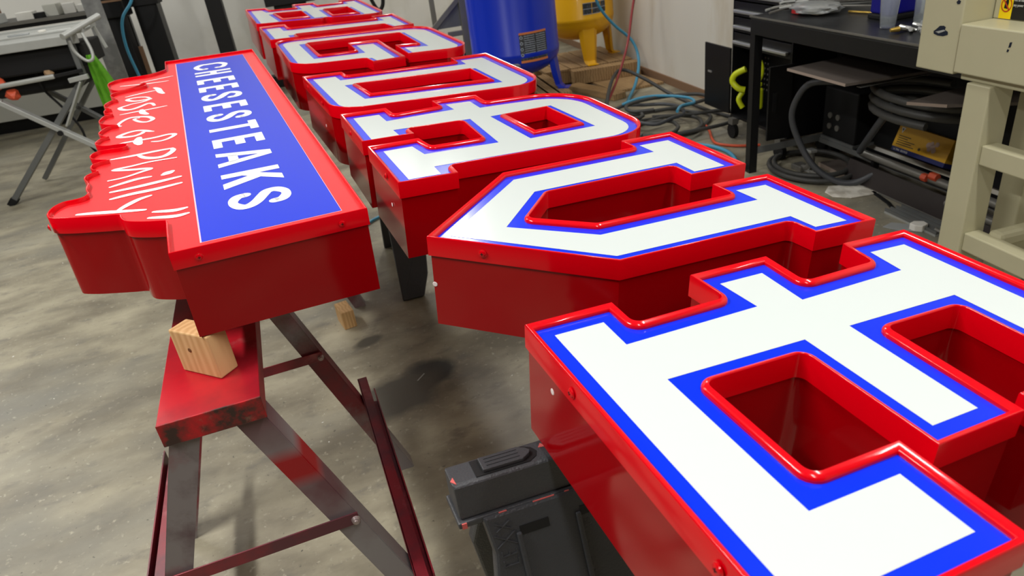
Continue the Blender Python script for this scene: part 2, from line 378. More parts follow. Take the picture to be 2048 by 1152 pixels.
def channel_letter(glyph, P, label, big=None, holes=(), hole_big=None, screws=(), spots=()):
    P = ccw([tuple(Vector(p) * UN) for p in P]); xs = [p[0] for p in P]; ys = [p[1] for p in P]
    cx, cy = (min(xs) + max(xs)) / 2, (min(ys) + max(ys)) / 2
    P = [(x - cx, y - cy) for x, y in P]; H = [ccw([(p[0] * UN - cx, p[1] * UN - cy) for p in h], False) for h in holes]
    root = thing('channel_letter', label, 'sign letter', letter_mx(cx / UN, cy / UN, -1.0 - DEP / UN), 'big red white and blue channel letters laid in a row')
    up = Matrix.Translation((0, 0, DEP))
    big = {k: v * UN for k, v in (big or {}).items()}
    L = [shape(P, big, 0.011)] + [shape(h, None, 0.008, solid=True) for h in H]
    S = [shape(P, big, 0)] + H                                                      # sharp outline for the printed border
    def put(name, mb, m, smooth=None):
        o = obj(name, mb, m, root, smooth=smooth); o.data.transform(up); return o
    mb = MB()
    for q in L: sweep(mb, q, [(0.003, -DEP), (0.003, -0.026)])
    fill(mb, [offset(q, 0.003) for q in L], -DEP)
    put('can', mb, 'red', 35)
    mb = MB()
    for q in L: sweep(mb, q, CAP)
    put('retainer_rim', mb, 'red_rim', 50)
    mb = MB(); fill(mb, [offset(q, 0.0075) for q in L], -0.0080); fill(mb, [offset(q, 0.0075) for q in L], -0.0105)
    put('blue_border', mb, 'blue')
    mb = MB(); fill(mb, [offset(q, 0.0255) for q in S], -0.0076)
    put('white_face', mb, 'white')
    for (x, y, z, nx, ny) in screws:
        s = screw(root, (x * UN - cx, y * UN - cy, DEP + z), (nx, ny, 0))
    for (x, y, z, nx, ny) in spots:
        mb = MB(); c = Vector((x * UN - cx, y * UN - cy, DEP + z)); nn = Vector((nx, ny, 0)).normalized()
        mb.cyl(c, c + nn * 0.0006, 0.0042, 0.0036, 9); obj('pale_spot', mb, 'fleck', root)  # small pale disc on the side of the can
    return root
E_P = [(.630,.452),(1.137,.452),(1.137,.734),(.907,.734),(.905,1.072),(1.196,1.066),(1.196,.688),(1.453,.688),(1.466,1.064),(1.729,1.060),(1.729,.735),(1.50,.735),(1.50,.452),(2.000,.452),
       (1.998,1.476),(1.746,1.487),(1.730,1.353),(1.461,1.348),(1.469,1.525),(1.187,1.527),(1.196,1.372),(.896,1.368),(.897,1.490),(.626,1.489)]
V_P = [(.555,2.168),(1.052,1.706),(1.727,1.702),(1.736,1.594),(1.987,1.580),(1.975,2.108),(1.713,2.118),(1.721,2.000),(1.131,1.996),(.933,2.156),(1.108,2.358),(1.706,2.376),
       (1.707,2.249),(1.982,2.250),(1.977,2.791),(1.695,2.784),(1.701,2.672),(1.034,2.645)]
A_P = [(.607,2.743),(.871,2.744),(.874,2.853),(1.962,2.858),(1.972,3.825),(1.414,3.825),(1.413,3.992),(1.142,3.999),(1.149,3.862),(.869,3.832),(.864,3.981),(.600,3.978),(.598,3.402),
       (.866,3.412),(.862,3.516),(1.160,3.512),(1.143,3.163),(.881,3.165),(.862,3.314),(.604,3.302)]
D_P = [(.590,4.085),(1.948,4.085),(1.950,5.215),(1.656,5.185),(1.647,5.040),(.842,5.012),(.834,5.149),(.560,5.138)]
G_P = [(.552,5.570),(1.104,5.567),(1.118,5.400),(1.380,5.455),(1.376,6.330),(1.111,6.318),(1.104,5.935),(.811,5.915),(.803,6.560),(1.644,6.625),(1.633,5.948),(1.440,5.985),(1.431,5.560),(1.972,5.560),(1.975,6.930),(.552,6.860)]
I_P = [(.532,6.925),(.790,6.960),(.786,7.150),(1.660,7.255),(1.684,7.000),(1.903,7.050),(1.918,7.930),(1.668,7.862),(1.680,7.655),(.781,7.590),(.778,7.842),(.520,7.812)]
B_P = [(.516,8.072),(1.205,8.085),(1.245,8.160),(1.285,8.075),(1.885,8.062),(1.890,9.640),(1.640,9.560),(1.652,9.366),(1.342,9.275),(1.340,9.580),(1.072,9.562),(1.075,9.209),(.774,9.190),(.748,9.430),(.512,9.455)]
channel_letter('E', E_P, 'big E with square arms, nearest the camera, one arm cut by the right edge',
    screws=[(.625, 1.21, -.016, -1, 0), (.625, .65, -.016, -1, 0)], spots=[(.634, 1.335, -.052, -1, 0)])
channel_letter('V', V_P, 'big V-shaped letter with a pointed left end, beside the nearest E', screws=[(.705, 2.024, -.016, -.68, -.73)], spots=[(.568, 2.165, -.080, -.68, -.73)])
channel_letter('A', A_P, 'big A with rounded top right end and square opening, third letter from the camera', big={3: .262, 4: .285},
    holes=[[(1.401,3.508),(1.662,3.536),(1.676,3.172),(1.420,3.150)]], screws=[(.6025, 2.95, -.016, -1, 0), (.6, 3.70, -.016, -1, 0)], spots=[(.61, 2.93, -.07, -1, 0), (.61, 3.69, -.07, -1, 0)])
channel_letter('D', D_P, 'big D with one long narrow slot opening, fourth letter from the camera', big={0: .20, 1: .26},
    holes=[[(.846,4.718),(1.650,4.742),(1.652,4.362),(.874,4.392)]], screws=[(.577, 4.45, -.016, -1, 0), (.566, 4.95, -.016, -1, 0)], spots=[(.585, 4.5, -.08, -1, 0)])
channel_letter('G', G_P, 'big G with rounded ends and open mouth towards the camera, fifth letter', big={0: .20, 13: .24, 14: .24, 15: .20})
channel_letter('I', I_P, 'big narrow I, second letter from the far end of the row')
channel_letter('B', B_P, 'big B with two square openings, farthest letter of the row', big={0: .06, 1: .05, 3: .05, 4: .22},
    holes=[[(.788,8.861),(1.084,8.877),(1.082,8.333),(.820,8.310)], [(1.351,8.870),(1.618,8.896),(1.619,8.286),(1.345,8.264)]])

# ------------------------------------------------------------------ the long sign box
SM = Matrix(((0.99929, -0.0209, 0.03128), (0.02227, 0.99879, -0.04396), (-0.03033, 0.04463, 0.99854))).to_4x4()
SO = Vector((-0.1466, 1.0710, 0.9722))
SIGN_EDGE= [[0.013,1.5151],[-0.0315,1.4753],[-0.082,1.469],[-0.1204,1.4653],[-0.142,1.4436],[-0.1503,1.4152],[-0.1465,1.3658],[-0.1363,1.32],[-0.1164,1.2886],[-0.09,1.2952],[-0.0662,1.3158],[-0.0475,1.3456],[-0.043,1.3148],[-0.0564,1.2961],[-0.0911,1.2852],[-0.121,1.271],[-0.1344,1.2508],[-0.1336,1.2227],[-0.1256,1.1958],[-0.1168,1.1688],[-0.1291,1.1627],[-0.1416,1.1379],[-0.1451,1.1128],[-0.1399,1.0812],[-0.128,1.0598],[-0.1386,1.0565],[-0.1418,1.0387],[-0.1376,1.0154],[-0.1215,0.9969],[-0.1373,0.9871],[-0.1445,0.9629],[-0.1473,0.9333],[-0.1407,0.9049],[-0.1252,0.8827],[-0.1057,0.8676],[-0.122,0.8627],[-0.1349,0.8409],[-0.141,0.817],[-0.1363,0.7903],[-0.1269,0.7718],[-0.1204,0.7669],[-0.1335,0.7588],[-0.1415,0.7384],[-0.1425,0.722],[-0.1353,0.7018],[-0.1173,0.6843],[-0.095,0.6804],[-0.0797,0.6753],[-0.0761,0.6559],[-0.0878,0.6481],[-0.1147,0.6538],[-0.1351,0.6508],[-0.1456,0.6329],[-0.1451,0.6115],[-0.1382,0.5934],[-0.1232,0.5789],[-0.1105,0.5697],[-0.1225,0.5655],[-0.1367,0.5558],[-0.1395,0.5349],[-0.1341,0.5155],[-0.1257,0.5027],[-0.1362,0.4934],[-0.145,0.4798],[-0.1455,0.4624],[-0.1402,0.4429],[-0.1368,0.4251],[-0.1381,0.4078],[-0.1368,0.3891],[-0.133,0.3705],[-0.1367,0.3546],[-0.1492,0.3477],[-0.1707,0.3458],[-0.186,0.3254],[-0.1907,0.2978],[-0.1888,0.2841],[-0.1824,0.2701],[-0.1582,0.2541],[-0.1299,0.2403],[-0.0954,0.2248],[-0.0751,0.2163],[-0.0728,0.205],[-0.0688,0.1892],[-0.0616,0.1762],[-0.0462,0.1638],[-0.025,0.151],[-0.0084,0.1448],[-0.0023,0.1408],[-0.0017,0.1255],[-0.0015,0.0855],[0.0,0.0]]
SCRIPT= [["quote_mark",5,[[0.0321,1.4282],[-0.0133,1.4155],[-0.0594,1.3996]]],["quote_mark",6,[[0.0175,1.3625],[-0.0309,1.3647],[-0.0729,1.3765],[-0.1147,1.3883]]],["script_letter",10,[[-0.0204,1.2877],[-0.011,1.2609],[-0.0053,1.215],[0.0027,1.1859]]],["script_letter",6,[[-0.0153,1.2461],[-0.0552,1.2349],[-0.0956,1.2165]]],["script_letter",7,[[-0.0298,1.1362],[-0.0397,1.1697],[-0.0593,1.1844],[-0.0802,1.1866],[-0.0911,1.1747],[-0.0777,1.1487],[-0.0585,1.1394],[-0.0314,1.1417],[-0.0518,1.1176],[-0.0768,1.1117],[-0.095,1.0998]]],["script_letter",8,[[-0.0209,1.0486],[-0.0264,1.0766],[-0.0374,1.0856],[-0.0527,1.0668],[-0.0692,1.0496],[-0.0857,1.0465],[-0.0998,1.0609],[-0.1067,1.0839],[-0.098,1.096],[-0.0889,1.1003]]],["script_letter",6,[[0.0083,1.0208],[-0.0292,1.0134],[-0.0653,1.0093],[-0.1015,1.0036]]],["script_letter",10,[[-0.052,1.0207],[-0.0485,0.9849],[-0.0378,0.9598]]],["script_letter",7,[[-0.0579,0.9326],[-0.0679,0.9268],[-0.0543,0.8907],[-0.0371,0.8772],[-0.0243,0.8958],[-0.0346,0.9279],[-0.0552,0.9442],[-0.0757,0.9501],[-0.0897,0.9373],[-0.1002,0.9122],[-0.1035,0.8888],[-0.0975,0.8777]]],["script_letter",8,[[-0.024,0.7714],[-0.0418,0.7942],[-0.0611,0.806],[-0.0825,0.7984],[-0.0978,0.7778],[-0.0841,0.7633],[-0.0628,0.7598],[-0.0483,0.7722],[-0.0417,0.7851],[-0.024,0.7714]]],["script_letter",7,[[-0.025,0.6806],[-0.0094,0.6732],[0.009,0.6826],[0.0227,0.7074],[0.0095,0.7193],[-0.0225,0.712],[-0.0565,0.7126],[-0.0799,0.7136],[-0.0926,0.7095],[-0.0998,0.6998]]],["script_letter",12,[[-0.0537,0.7357],[-0.0557,0.7037],[-0.0514,0.676]]],["script_letter",8,[[0.0141,0.5958],[-0.0172,0.5961],[-0.0664,0.5926],[-0.1038,0.5934]]],["script_letter",9,[[0.0141,0.5958],[0.0162,0.5764],[0.001,0.5482],[-0.0197,0.5451],[-0.0391,0.5607],[-0.0504,0.5833]]],["script_letter",7,[[0.02,0.519],[-0.0292,0.523],[-0.0644,0.5166],[-0.0966,0.5122],[-0.0684,0.493],[-0.0405,0.4818],[-0.0283,0.4722],[-0.0449,0.4633],[-0.0738,0.4482],[-0.1025,0.4452]]],["script_letter",8,[[-0.0286,0.4204],[-0.0509,0.4211],[-0.0749,0.4128],[-0.0972,0.403]]],["script_letter",12,[[-0.0038,0.4166],[0.0112,0.4286]]],["script_letter",9,[[0.0245,0.3843],[-0.0063,0.3787],[-0.0499,0.3722],[-0.0946,0.3704]]],["script_letter",9,[[0.0245,0.3446],[-0.0174,0.3372],[-0.0597,0.3362],[-0.0927,0.3303]]],["script_letter",8,[[-0.0281,0.3056],[-0.0474,0.2968],[-0.0672,0.2762],[-0.0791,0.2596]]],["script_letter",8,[[-0.0364,0.235],[-0.0764,0.2529],[-0.1139,0.27],[-0.144,0.2821]]],["quote_mark",8,[[0.0296,0.2028],[0.0108,0.2014],[-0.0214,0.215]]],["quote_mark",8,[[0.0311,0.174],[0.0102,0.1725],[-0.0286,0.1898]]]]
sign = thing('sign_box', 'long red box sign reading CHEESESTEAKS on blue with white script beside it', 'sign', frame(SM, SO + SM @ Vector((0, 0, -DEP))))
UPS = Matrix.Translation((0, 0, DEP))
def sput(name, mb, m, smooth=None, parent=sign):
    o = obj(name, mb, m, parent, smooth=smooth); o.data.transform(UPS); return o
soft = [tuple(v) for v in cr([Vector(p) for p in SIGN_EDGE[:-5]], 3)] + [tuple(p) for p in SIGN_EDGE[-4:]]
soft = [(0.013, 1.668), (0.013, 1.52)] + soft[1:-1] + [(0.0, 0.0), (0.2985, 0.0), (0.3015, 1.668)]
cl = [soft[0]]
for p in soft[1:]:
    if (Vector(p) - Vector(cl[-1])).length > 0.0022: cl.append(p)
edge = ccw(cl)
mb = MB(); sweep(mb, edge, [(0.003, -DEP), (0.003, -0.026)]); fill(mb, [offset(edge, 0.003)], -DEP); sput('can', mb, 'red', 40)
SCAP = [(0.0022, -0.029), (0, -0.029), (0, -0.0012), (0.0006, -0.0002), (0.0016, 0), (0.0026, -0.0004), (0.003, -0.0016), (0.0034, -0.0095)]
mb = MB(); sweep(mb, edge, SCAP); sput('retainer_rim', mb, 'red_rim', 45)
mb = MB(); fill(mb, [offset(edge, 0.0026)], -0.0085); fill(mb, [offset(edge, 0.0026)], -0.0105); sput('red_face', mb, 'coral')
mb = MB(); mb.box(0.044, 0.2635, 0.0325, 1.634, -0.0085, -0.0080); sput('pale_border', mb, 'pale_line')
mb = MB(); mb.box(0.0465, 0.2625, 0.0335, 1.632, -0.0082, -0.0076); sput('blue_panel', mb, 'blue2')
def ribbon(mb, pts, w, z, k=6, taper=None):
    P = cr([Vector(p) for p in pts], k) if k else [Vector(p) for p in pts]; n = len(P)
    nr = []
    for i in range(n):
        d = (P[min(i + 1, n - 1)] - P[max(i - 1, 0)]).normalized(); nr.append(Vector((-d.y, d.x)))
    ws = [w * (taper(i / (n - 1)) if taper else 1) / 2 for i in range(n)]
    vs = [(*(p + q * u), z) for p, q, u in zip(P, nr, ws)] + [(*(p - q * u), z) for p, q, u in zip(P, nr, ws)]
    fs = [(i, i + 1, n + i + 1, n + i) for i in range(n - 1)]
    for c, u in ((P[0], ws[0]), (P[-1], ws[-1])):
        b = len(vs); vs += [(c.x + u * math.cos(2 * math.pi * j / 12), c.y + u * math.sin(2 * math.pi * j / 12), z) for j in range(12)]; fs.append(tuple(range(b, b + 12)))
    mb.add(vs, fs)
def rect2(mb, t0, t1, h0, h1, z, oy, w=None):      # text box: t runs towards the camera (-y), h runs up the letter (+x)
    mb.add([(h0, oy - t0, z), (h1, oy - t0, z), (h1, oy - t1, z), (h0, oy - t1, z)], [(0, 1, 2, 3)])
def quad2(mb, pts, z, oy): mb.add([(h, oy - t, z) for t, h in pts], [tuple(range(len(pts)))])
B0, B1 = 0.0965, 0.2030; HT = B1 - B0; ZT = -0.0072
def glyph(ch, far, near):
    W = far - near; mb = MB(); oy = far; s = 0.0215 if ch == 'H' else 0.0245; a = 0.0185; z = ZT
    if ch == 'E':
        rect2(mb, 0, s, B0, B1, z, oy)
        for h0, h1, wd in ((B0, B0 + a, W), (B0 + 0.0455, B0 + 0.066, W * 0.94), (B1 - a, B1, W)): rect2(mb, s, wd, h0, h1, z, oy)
    elif ch == 'H':
        rect2(mb, 0, s, B0, B1, z, oy); rect2(mb, W - s, W, B0, B1, z, oy); rect2(mb, s, W - s, B0 + 0.045, B0 + 0.0635, z, oy)
    elif ch == 'T':
        rect2(mb, 0, W, B1 - a, B1, z, oy); rect2(mb, W / 2 - s / 2, W / 2 + s / 2, B0, B1 - a, z, oy)
    elif ch == 'A':
        c = W / 2
        quad2(mb, [(0, B0), (s * 0.98, B0), (c + 0.001, B1 - 0.024), (c + 0.001, B1), (c - 0.015, B1)], z, oy)
        quad2(mb, [(W, B0), (c + 0.015, B1), (c + 0.001, B1), (c + 0.001, B1 - 0.024), (W - s * 0.98, B0)], z, oy)
        quad2(mb, [(0.024, B0 + 0.022), (W - 0.024, B0 + 0.022), (W - 0.030, B0 + 0.041), (0.030, B0 + 0.041)], z, oy)
    elif ch == 'K':
        rect2(mb, 0, s, B0, B1, z, oy)
        quad2(mb, [(s - 0.001, B0 + 0.036), (s - 0.001, B0 + 0.066), (W - 0.030, B1), (W - 0.001, B1)], z, oy)
        quad2(mb, [(s + 0.006, B0 + 0.052), (s + 0.022, B0 + 0.078), (W, B0), (W - 0.030, B0)], z, oy)
    elif ch == 'C':
        r = s / 2
        P = [(W - r, B1 - 0.034), (W - r - .001, B1 - 0.022), (W * 0.5 + .012, B1 - 0.0105), (W * 0.5 - 0.012, B1 - 0.0105), (r + 0.001, B1 - 0.026), (r, B1 - 0.045), (r, B0 + 0.045), (r + 0.001, B0 + 0.026),
             (W * 0.5 - 0.012, B0 + 0.0105), (W * 0.5 + 0.012, B0 + 0.0105), (W - r - .001, B0 + 0.022), (W - r, B0 + 0.034)]
        ribbon(mb, [(h, oy - t) for t, h in P], s * 0.84, z, 5, lambda u: 1 - 0.22 * math.exp(-((u - .2) / .08) ** 2) - 0.22 * math.exp(-((u - .8) / .08) ** 2))
    elif ch == 'S':
        r = s / 2
        P = [(W - r, B1 - 0.031), (W - r - .003, B1 - 0.018), (W * 0.5 + .008, B1 - 0.0095), (W * 0.5 - 0.010, B1 - 0.0098), (r + 0.001, B1 - 0.022), (r + 0.002, B1 - 0.037), (W * 0.36, B0 + 0.0600),
             (W * 0.66, B0 + 0.0475), (W - r - .001, B0 + 0.0345), (W - r, B0 + 0.021), (W * 0.5 + 0.010, B0 + 0.0098), (W * 0.5 - 0.008, B0 + 0.0095), (r + .003, B0 + 0.018), (r, B0 + 0.031)]
        ribbon(mb, [(h, oy - t) for t, h in P], s * 0.86, z, 5, lambda u: 1 - 0.25 * math.exp(-((u - .2) / .07) ** 2) - 0.25 * math.exp(-((u - .8) / .07) ** 2))
    sput('printed_letter', mb, 'letter_white')
for ch, far, near in [('C', 1.548, 1.445), ('H', 1.412, 1.345), ('E', 1.286, 1.220), ('E', 1.174, 1.109), ('S', 1.068, .986), ('E', .938, .872), ('S', .829, .755), ('T', .714, .637), ('E', .593, .526), ('A', .484, .386), ('K', .337, .251), ('S', .213, .132)]:
    glyph(ch, far, near)
for i, (nm, w, pts) in enumerate(SCRIPT):
    mb = MB(); ribbon(mb, pts, w * 0.00150, -0.0078 + 0.00004 * (i % 3), 6, lambda u: 0.62 + 0.48 * math.sin(math.pi * min(max(u, 0.02), 0.98)))
    sput(nm, mb, 'letter_white')
for x, y, n_ in ((0.0390, 0.0, (0, -1, 0)), (0.2548, 0.0, (0, -1, 0)), (-0.1885, 0.270, (-1, -0.3, 0))):
    screw(sign, (x, y, DEP - 0.0165), n_)
# ------------------------------------------------------------------ the room shell
def struct(name, mb, m, parent=None, **kw):
    o = obj(name, mb, m, parent, **kw)
    if not parent: o.matrix_world = ROOM; tag(o, kind='structure')
    return o
mb = MB(); mb.box(-7.0, 2.52, -4.5, 8.2, -0.12, 0.0); fl = struct('floor', mb, 'floor')
fl.data.transform(ROOM); fl.matrix_world = Matrix()
struct('ceiling', MB().box(-7.0, 2.52, -4.5, 8.2, 3.2, 3.3), 'ceiling')
struct('wall_right', MB().box(2.52, 2.64, -4.5, 8.3, 0.0, 3.2), 'wall_dirty')
struct('wall_far', MB().box(-7.0, 2.64, 8.2, 8.32, 0.0, 3.2), 'wall')
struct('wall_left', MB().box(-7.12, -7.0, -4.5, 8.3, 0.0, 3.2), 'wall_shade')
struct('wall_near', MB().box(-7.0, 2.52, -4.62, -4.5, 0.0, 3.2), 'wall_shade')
struct('baseboard_far', MB().box(-7.0, 0.6, 8.06, 8.2, 0.0, 0.12), 'black')
struct('trim_1', MB().box(-7.0, -1.6, 8.0, 8.2, 0.12, 0.36), 'plinth', bevel=0.004)
struct('baseboard_right', MB().box(2.505, 2.52, 4.6, 8.2, 0.0, 0.06), 'card')

# ------------------------------------------------------------------ red steel sawhorse under the long sign
def steel_horse(mx, label):
    t = thing('sawhorse', label, 'sawhorse', mx)
    # local: beam along y (0..0.66), x 0..0.153, top z 0.740
    mb = MB(); mb.box(0, 0.153, 0, 0.66, 0.737, 0.740); mb.box(0, 0.003, 0, 0.66, 0.702, 0.737); mb.box(0.150, 0.153, 0, 0.66, 0.702, 0.737)
    obj('beam', mb, 'horse_red', t, bevel=0.0012)
    mb = MB(); mb.box(-0.0005, 0.1535, -0.003, 0.0, 0.700, 0.7405); obj('beam_end', mb, 'worn', t, bevel=0.0015)
    sp = [(0.146, 0.700, 0.394, 0.0), (0.007, 0.700, -0.241, 0.0)]
    for xs, zs, xf, zf in sp:
        for y0 in (0.012, 0.60):
            out = Vector((zs - zf, 0, abs(xf - xs))) if xs > 0.07 else Vector((-(zs - zf), 0, abs(xf - xs)))
            out.normalize(); d0 = Vector((xf - xs, 0, zf - zs)).normalized()
            P0, P1 = Vector((xs, y0, zs)) - d0 * 0.02, Vector((xf, y0, zf))
            mb = MB(); mb.bar(P0 + Vector((0, .025, 0)), P1 + Vector((0, .025, 0)), 0.050, 0.003, out)
            mb.bar(P0 - out * 0.021, P1 - out * 0.021, 0.003, 0.042, out); obj('leg', mb, 'horse_patch' if xs > 0.07 and y0 < 0.1 else 'horse', t)
    for y0 in (0.012, 0.60):
        z = 0.432; xr, xl = 0.146 + (0.248) * (0.7 - z) / 0.7, 0.007 - 0.248 * (0.7 - z) / 0.7
        b = obj('cross_brace', MB().bar((xl, y0 - 0.008, z), (xr, y0 - 0.008, z + .004), 0.003, 0.026), 'horse_mix', t, bevel=0.001)
        mb = MB(); mb.cyl((xr - 0.006, y0 - 0.009, z + 0.002), (xr - 0.006, y0 - 0.016, z + 0.002), 0.0085, 0.0065, 14); mb.cyl((xr - 0.006, y0 - 0.016, z + 0.002), (xr - 0.006, y0 - 0.019, z + 0.002), 0.005, 0.004, 12)
        obj('brace_bolt', mb, 'bolt', t, smooth=35)
    for sg, x0, xe in ((1, 0.146, 0.394), (-1, 0.007, -0.241)):
        z = 0.262; xr = x0 + (xe - x0) * (0.7 - z) / 0.7 + 0.008 * sg; mb = MB()
        mb.box(min(xr, xr + 0.024 * sg), max(xr, xr + 0.024 * sg), -0.03, 0.71, z, z + 0.003); mb.box(xr - 0.0015, xr + 0.0015, -0.03, 0.71, z - 0.03, z + 0.003)
        mb.box(xr + 0.034 * sg - 0.0015, xr + 0.034 * sg + 0.0015, -0.03, 0.63, z - 0.03, z + 0.012); mb.box(min(xr, xr + 0.034 * sg), max(xr, xr + 0.034 * sg), -0.03, 0.63, z - 0.032, z - 0.029)
        obj('side_rail', mb, 'horse_mix', t)
    return t
hz = Matrix.Translation((-0.239, 1.000, 0)) @ Matrix.Rotation(R_(-3.0), 4, 'Z')
h1 = steel_horse(hz, 'steel sawhorse with red overspray carrying the near end of the long sign')
h2 = copy_tree(h1); h2.matrix_world = Matrix.Translation((-0.12, 2.64, 0)) @ Matrix.Rotation(R_(-4.0), 4, 'Z')
h2['label'] = 'second red-sprayed steel sawhorse, mostly hidden behind under the far end of the long sign'
def slab(name, label, cat, mx, x, y, z, m, bevel=0.002, group=None):
    o = obj(name, MB().box(-x / 2, x / 2, -y / 2, y / 2, 0, z), m, bevel=bevel); o.matrix_world = mx; tag(o, label, cat, group); return o
ang = math.atan2(0.067, -0.059)
wbk = slab('wood_block', 'short pine offcut standing on the sawhorse under the sign corner', 'wood block', Matrix.Translation((-0.155, 1.1225, 0.7405)) @ Matrix.Rotation(ang, 4, 'Z'), 0.089, 0.038, 0.080, 'wood', 0.0025)
mb = MB(); mb.cyl((0.008, 0.0190, 0.047), (0.008, 0.0196, 0.047), 0.0042, 0.0036, 10); obj('knot', mb, 'knot', wbk)
slab('wood_block', 'small pine offcut standing upright on the concrete floor behind the sawhorse', 'wood block', Matrix.Translation((0.178, 2.52, 0.0)) @ Matrix.Rotation(R_(6), 4, 'Z'), 0.05, 0.10, 0.075, 'wood', 0.003)
slab('wood_block', 'pine offcut hidden under the far end of the long sign', 'wood block', Matrix.Translation((-0.04, 2.68, 0.7405)), 0.09, 0.08, 0.134, 'wood', 0.003)

# ------------------------------------------------------------------ black plastic sawhorses under the letters
def plastic_horse(mx, label, full=True):
    t = thing('sawhorse', label, 'sawhorse', mx)
    LN = 0.72
    mb = MB(); mb.prism([(-0.017, 0.0), (-0.020, -0.004), (-0.023, -0.050), (0.023, -0.050), (0.020, -0.004), (0.017, 0.0)], 0, LN)
    o = obj('top_beam', mb, 'plastic', t, bevel=0.003); o.data.transform(Matrix(((0, 0, 1, 0), (1, 0, 0, 0), (0, 1, 0, 0.765), (0, 0, 0, 1))))
    mb = MB(); mb.box(-0.004, LN + 0.004, -0.027, 0.027, 0.706, 0.715); obj('beam_lip', mb, 'plastic', t, bevel=0.002)
    def pad(x0, x1, y0, y1): return [(x0, y0), (x1 - 0.014, y0), (x1 - 0.004, y0 + 0.006), (x1, (y0 + y1) / 2), (x1 - 0.004, y1 - 0.006), (x1 - 0.014, y1), (x0, y1)]
    for s_, fx in ((0, lambda x: x), (1, lambda x: LN - x)):
        P = [(fx(a), b) for a, b in pad(0.030, 0.112, -0.015, 0.014)]
        obj('latch_recess', MB().prism(P, 0.7640, 0.7658), 'plastic_dark', t)
        P = [(fx(a), b) for a, b in pad(0.040, 0.104, -0.012, 0.011)]
        lt = obj('latch', MB().prism(P, 0.7655, 0.7705), 'plastic', t, bevel=0.001)
        mb = MB()
        for yy in (-0.006, 0.0, 0.006): mb.box(min(fx(0.046), fx(0.088)), max(fx(0.046), fx(0.088)), yy - 0.0008, yy + 0.0008, 0.7705, 0.7713)
        obj('latch_rib', mb, 'plastic', lt)
        mb = MB(); mb.lathe([(0.0, 0.7660), (0.003, 0.7660), (0.0032, 0.7652), (0.007, 0.7652), (0.0075, 0.7665), (0.010, 0.7665), (0.0105, 0.7650), (0.013, 0.7650)], (fx(0.143), 0.0, 0), 20)
        obj('rivet', mb, 'plastic_dark', t, smooth=40)
    for x, w in ((0.090, 0.028), (0.046, 0.010), (0.0, 0.006), (0.132, 0.006), (0.19, 0.012)):
        obj('paint_scuff', MB().box(x, x + w, -0.0283, -0.0268, 0.7065, 0.7145), 'scuff', t)
    for P in ([(0.128, -0.017), (0.136, -0.011), (0.148, -0.017), (0.14, -0.0175)], [(0.116, 0.004), (0.121, 0.011), (0.126, 0.002)], [(-0.0005, -0.01), (0.005, -0.017), (0.004, -0.004)]):
        obj('paint_scuff', MB().prism(P, 0.7646, 0.7656), 'scuff', t)
    # moulded leg panels, arch between the feet
    arch = []
    for i in range(15):
        u = i / 14; arch.append((0.155 + 0.41 * u, -0.66 + 0.45 * math.sin(math.pi * u) ** 0.55))
    P = [(0.025, 0.0), (LN - 0.025, 0.0), (LN - 0.03, -0.05), (LN - 0.02, -0.11), (LN - 0.045, -0.30), (LN - 0.03, -0.741), (LN - 0.12, -0.741)] + list(reversed(arch)) + [(0.12, -0.741), (0.03, -0.741), (0.045, -0.30), (0.02, -0.11), (0.03, -0.05)]
    for sg in (-1, 1):
        th = math.atan2(0.20, 0.66) * sg
        T = Matrix.Translation((0, 0.036 * sg, 0.688)) @ Matrix.Rotation(th, 4, 'X') @ Matrix(((1, 0, 0, 0), (0, 0, -sg, 0), (0, 1, 0, 0), (0, 0, 0, 1)))
        T = Matrix.Translation((0, 0.020 * sg, 0.712)) @ Matrix.Rotation(th, 4, 'X')
        def face(mb2, m, nm, par=t, bv=0.004, zoff=0.0):
            mb2.v = [(x, sg * (z + zoff), y) for x, y, z in mb2.v]; o = obj(nm, mb2, m, par, bevel=bv); o.data.transform(T); return o
        pan = face(MB().prism(P, -0.010, 0.010), 'plastic', 'leg_panel')
        for rx0, rx1, ry0, ry1 in ((0.066, 0.104, -0.036, -0.024), (0.146, 0.186, -0.036, -0.024), (0.534, 0.574, -0.036, -0.024), (0.616, 0.654, -0.036, -0.024)):
            face(MB().box(rx0, rx1, ry0, ry1, 0.0095, 0.0108), 'plastic_dark', 'slot', pan, 0)
        for rx in (0.060, 0.650): face(MB().box(rx, rx + 0.007, -0.42, -0.030, 0.0095, 0.015), 'plastic', 'rib', pan, 0.002)
        for rx in (0.139, 0.574): face(MB().box(rx, rx + 0.007, -0.20, -0.030, 0.0095, 0.014), 'plastic', 'rib', pan, 0.002)
        if sg < 0:
            lm = MB(); e = 0.0012                                              # raised maker's mark on the leg
            def stroke(x0, y0, x1, y1):
                fx_ = lambda x: 0.034 + (x - 0.054) * 0.85; fy_ = lambda y: -0.012 + (y + 0.084) * 0.75
                lm.bar((fx_(x0), fy_(y0), 0.0105), (fx_(x1), fy_(y1), 0.0105), 0.0013, e * 2)
            for x0, y0, x1, y1 in ((0.058, -0.160, 0.080, -0.160), (0.058, -0.160, 0.058, -0.150), (0.080, -0.160, 0.080, -0.150), (0.058, -0.142, 0.080, -0.142), (0.058, -0.142, 0.058, -0.134), (0.069, -0.142, 0.069, -0.136), (0.080, -0.142, 0.080, -0.134),
                                   (0.054, -0.126, 0.084, -0.104), (0.054, -0.104, 0.084, -0.126), (0.058, -0.098, 0.080, -0.084), (0.058, -0.084, 0.080, -0.098)): stroke(x0, y0, x1, y1)
            face(lm, 'plastic', 'raised_mark', pan, 0)
    for o in list(t.children_recursive):                       # the right-hand feet are set shorter: the row of letters dips to the right
        for v in o.data.vertices: v.co.z *= 1 - 0.091 * v.co.x
    return t
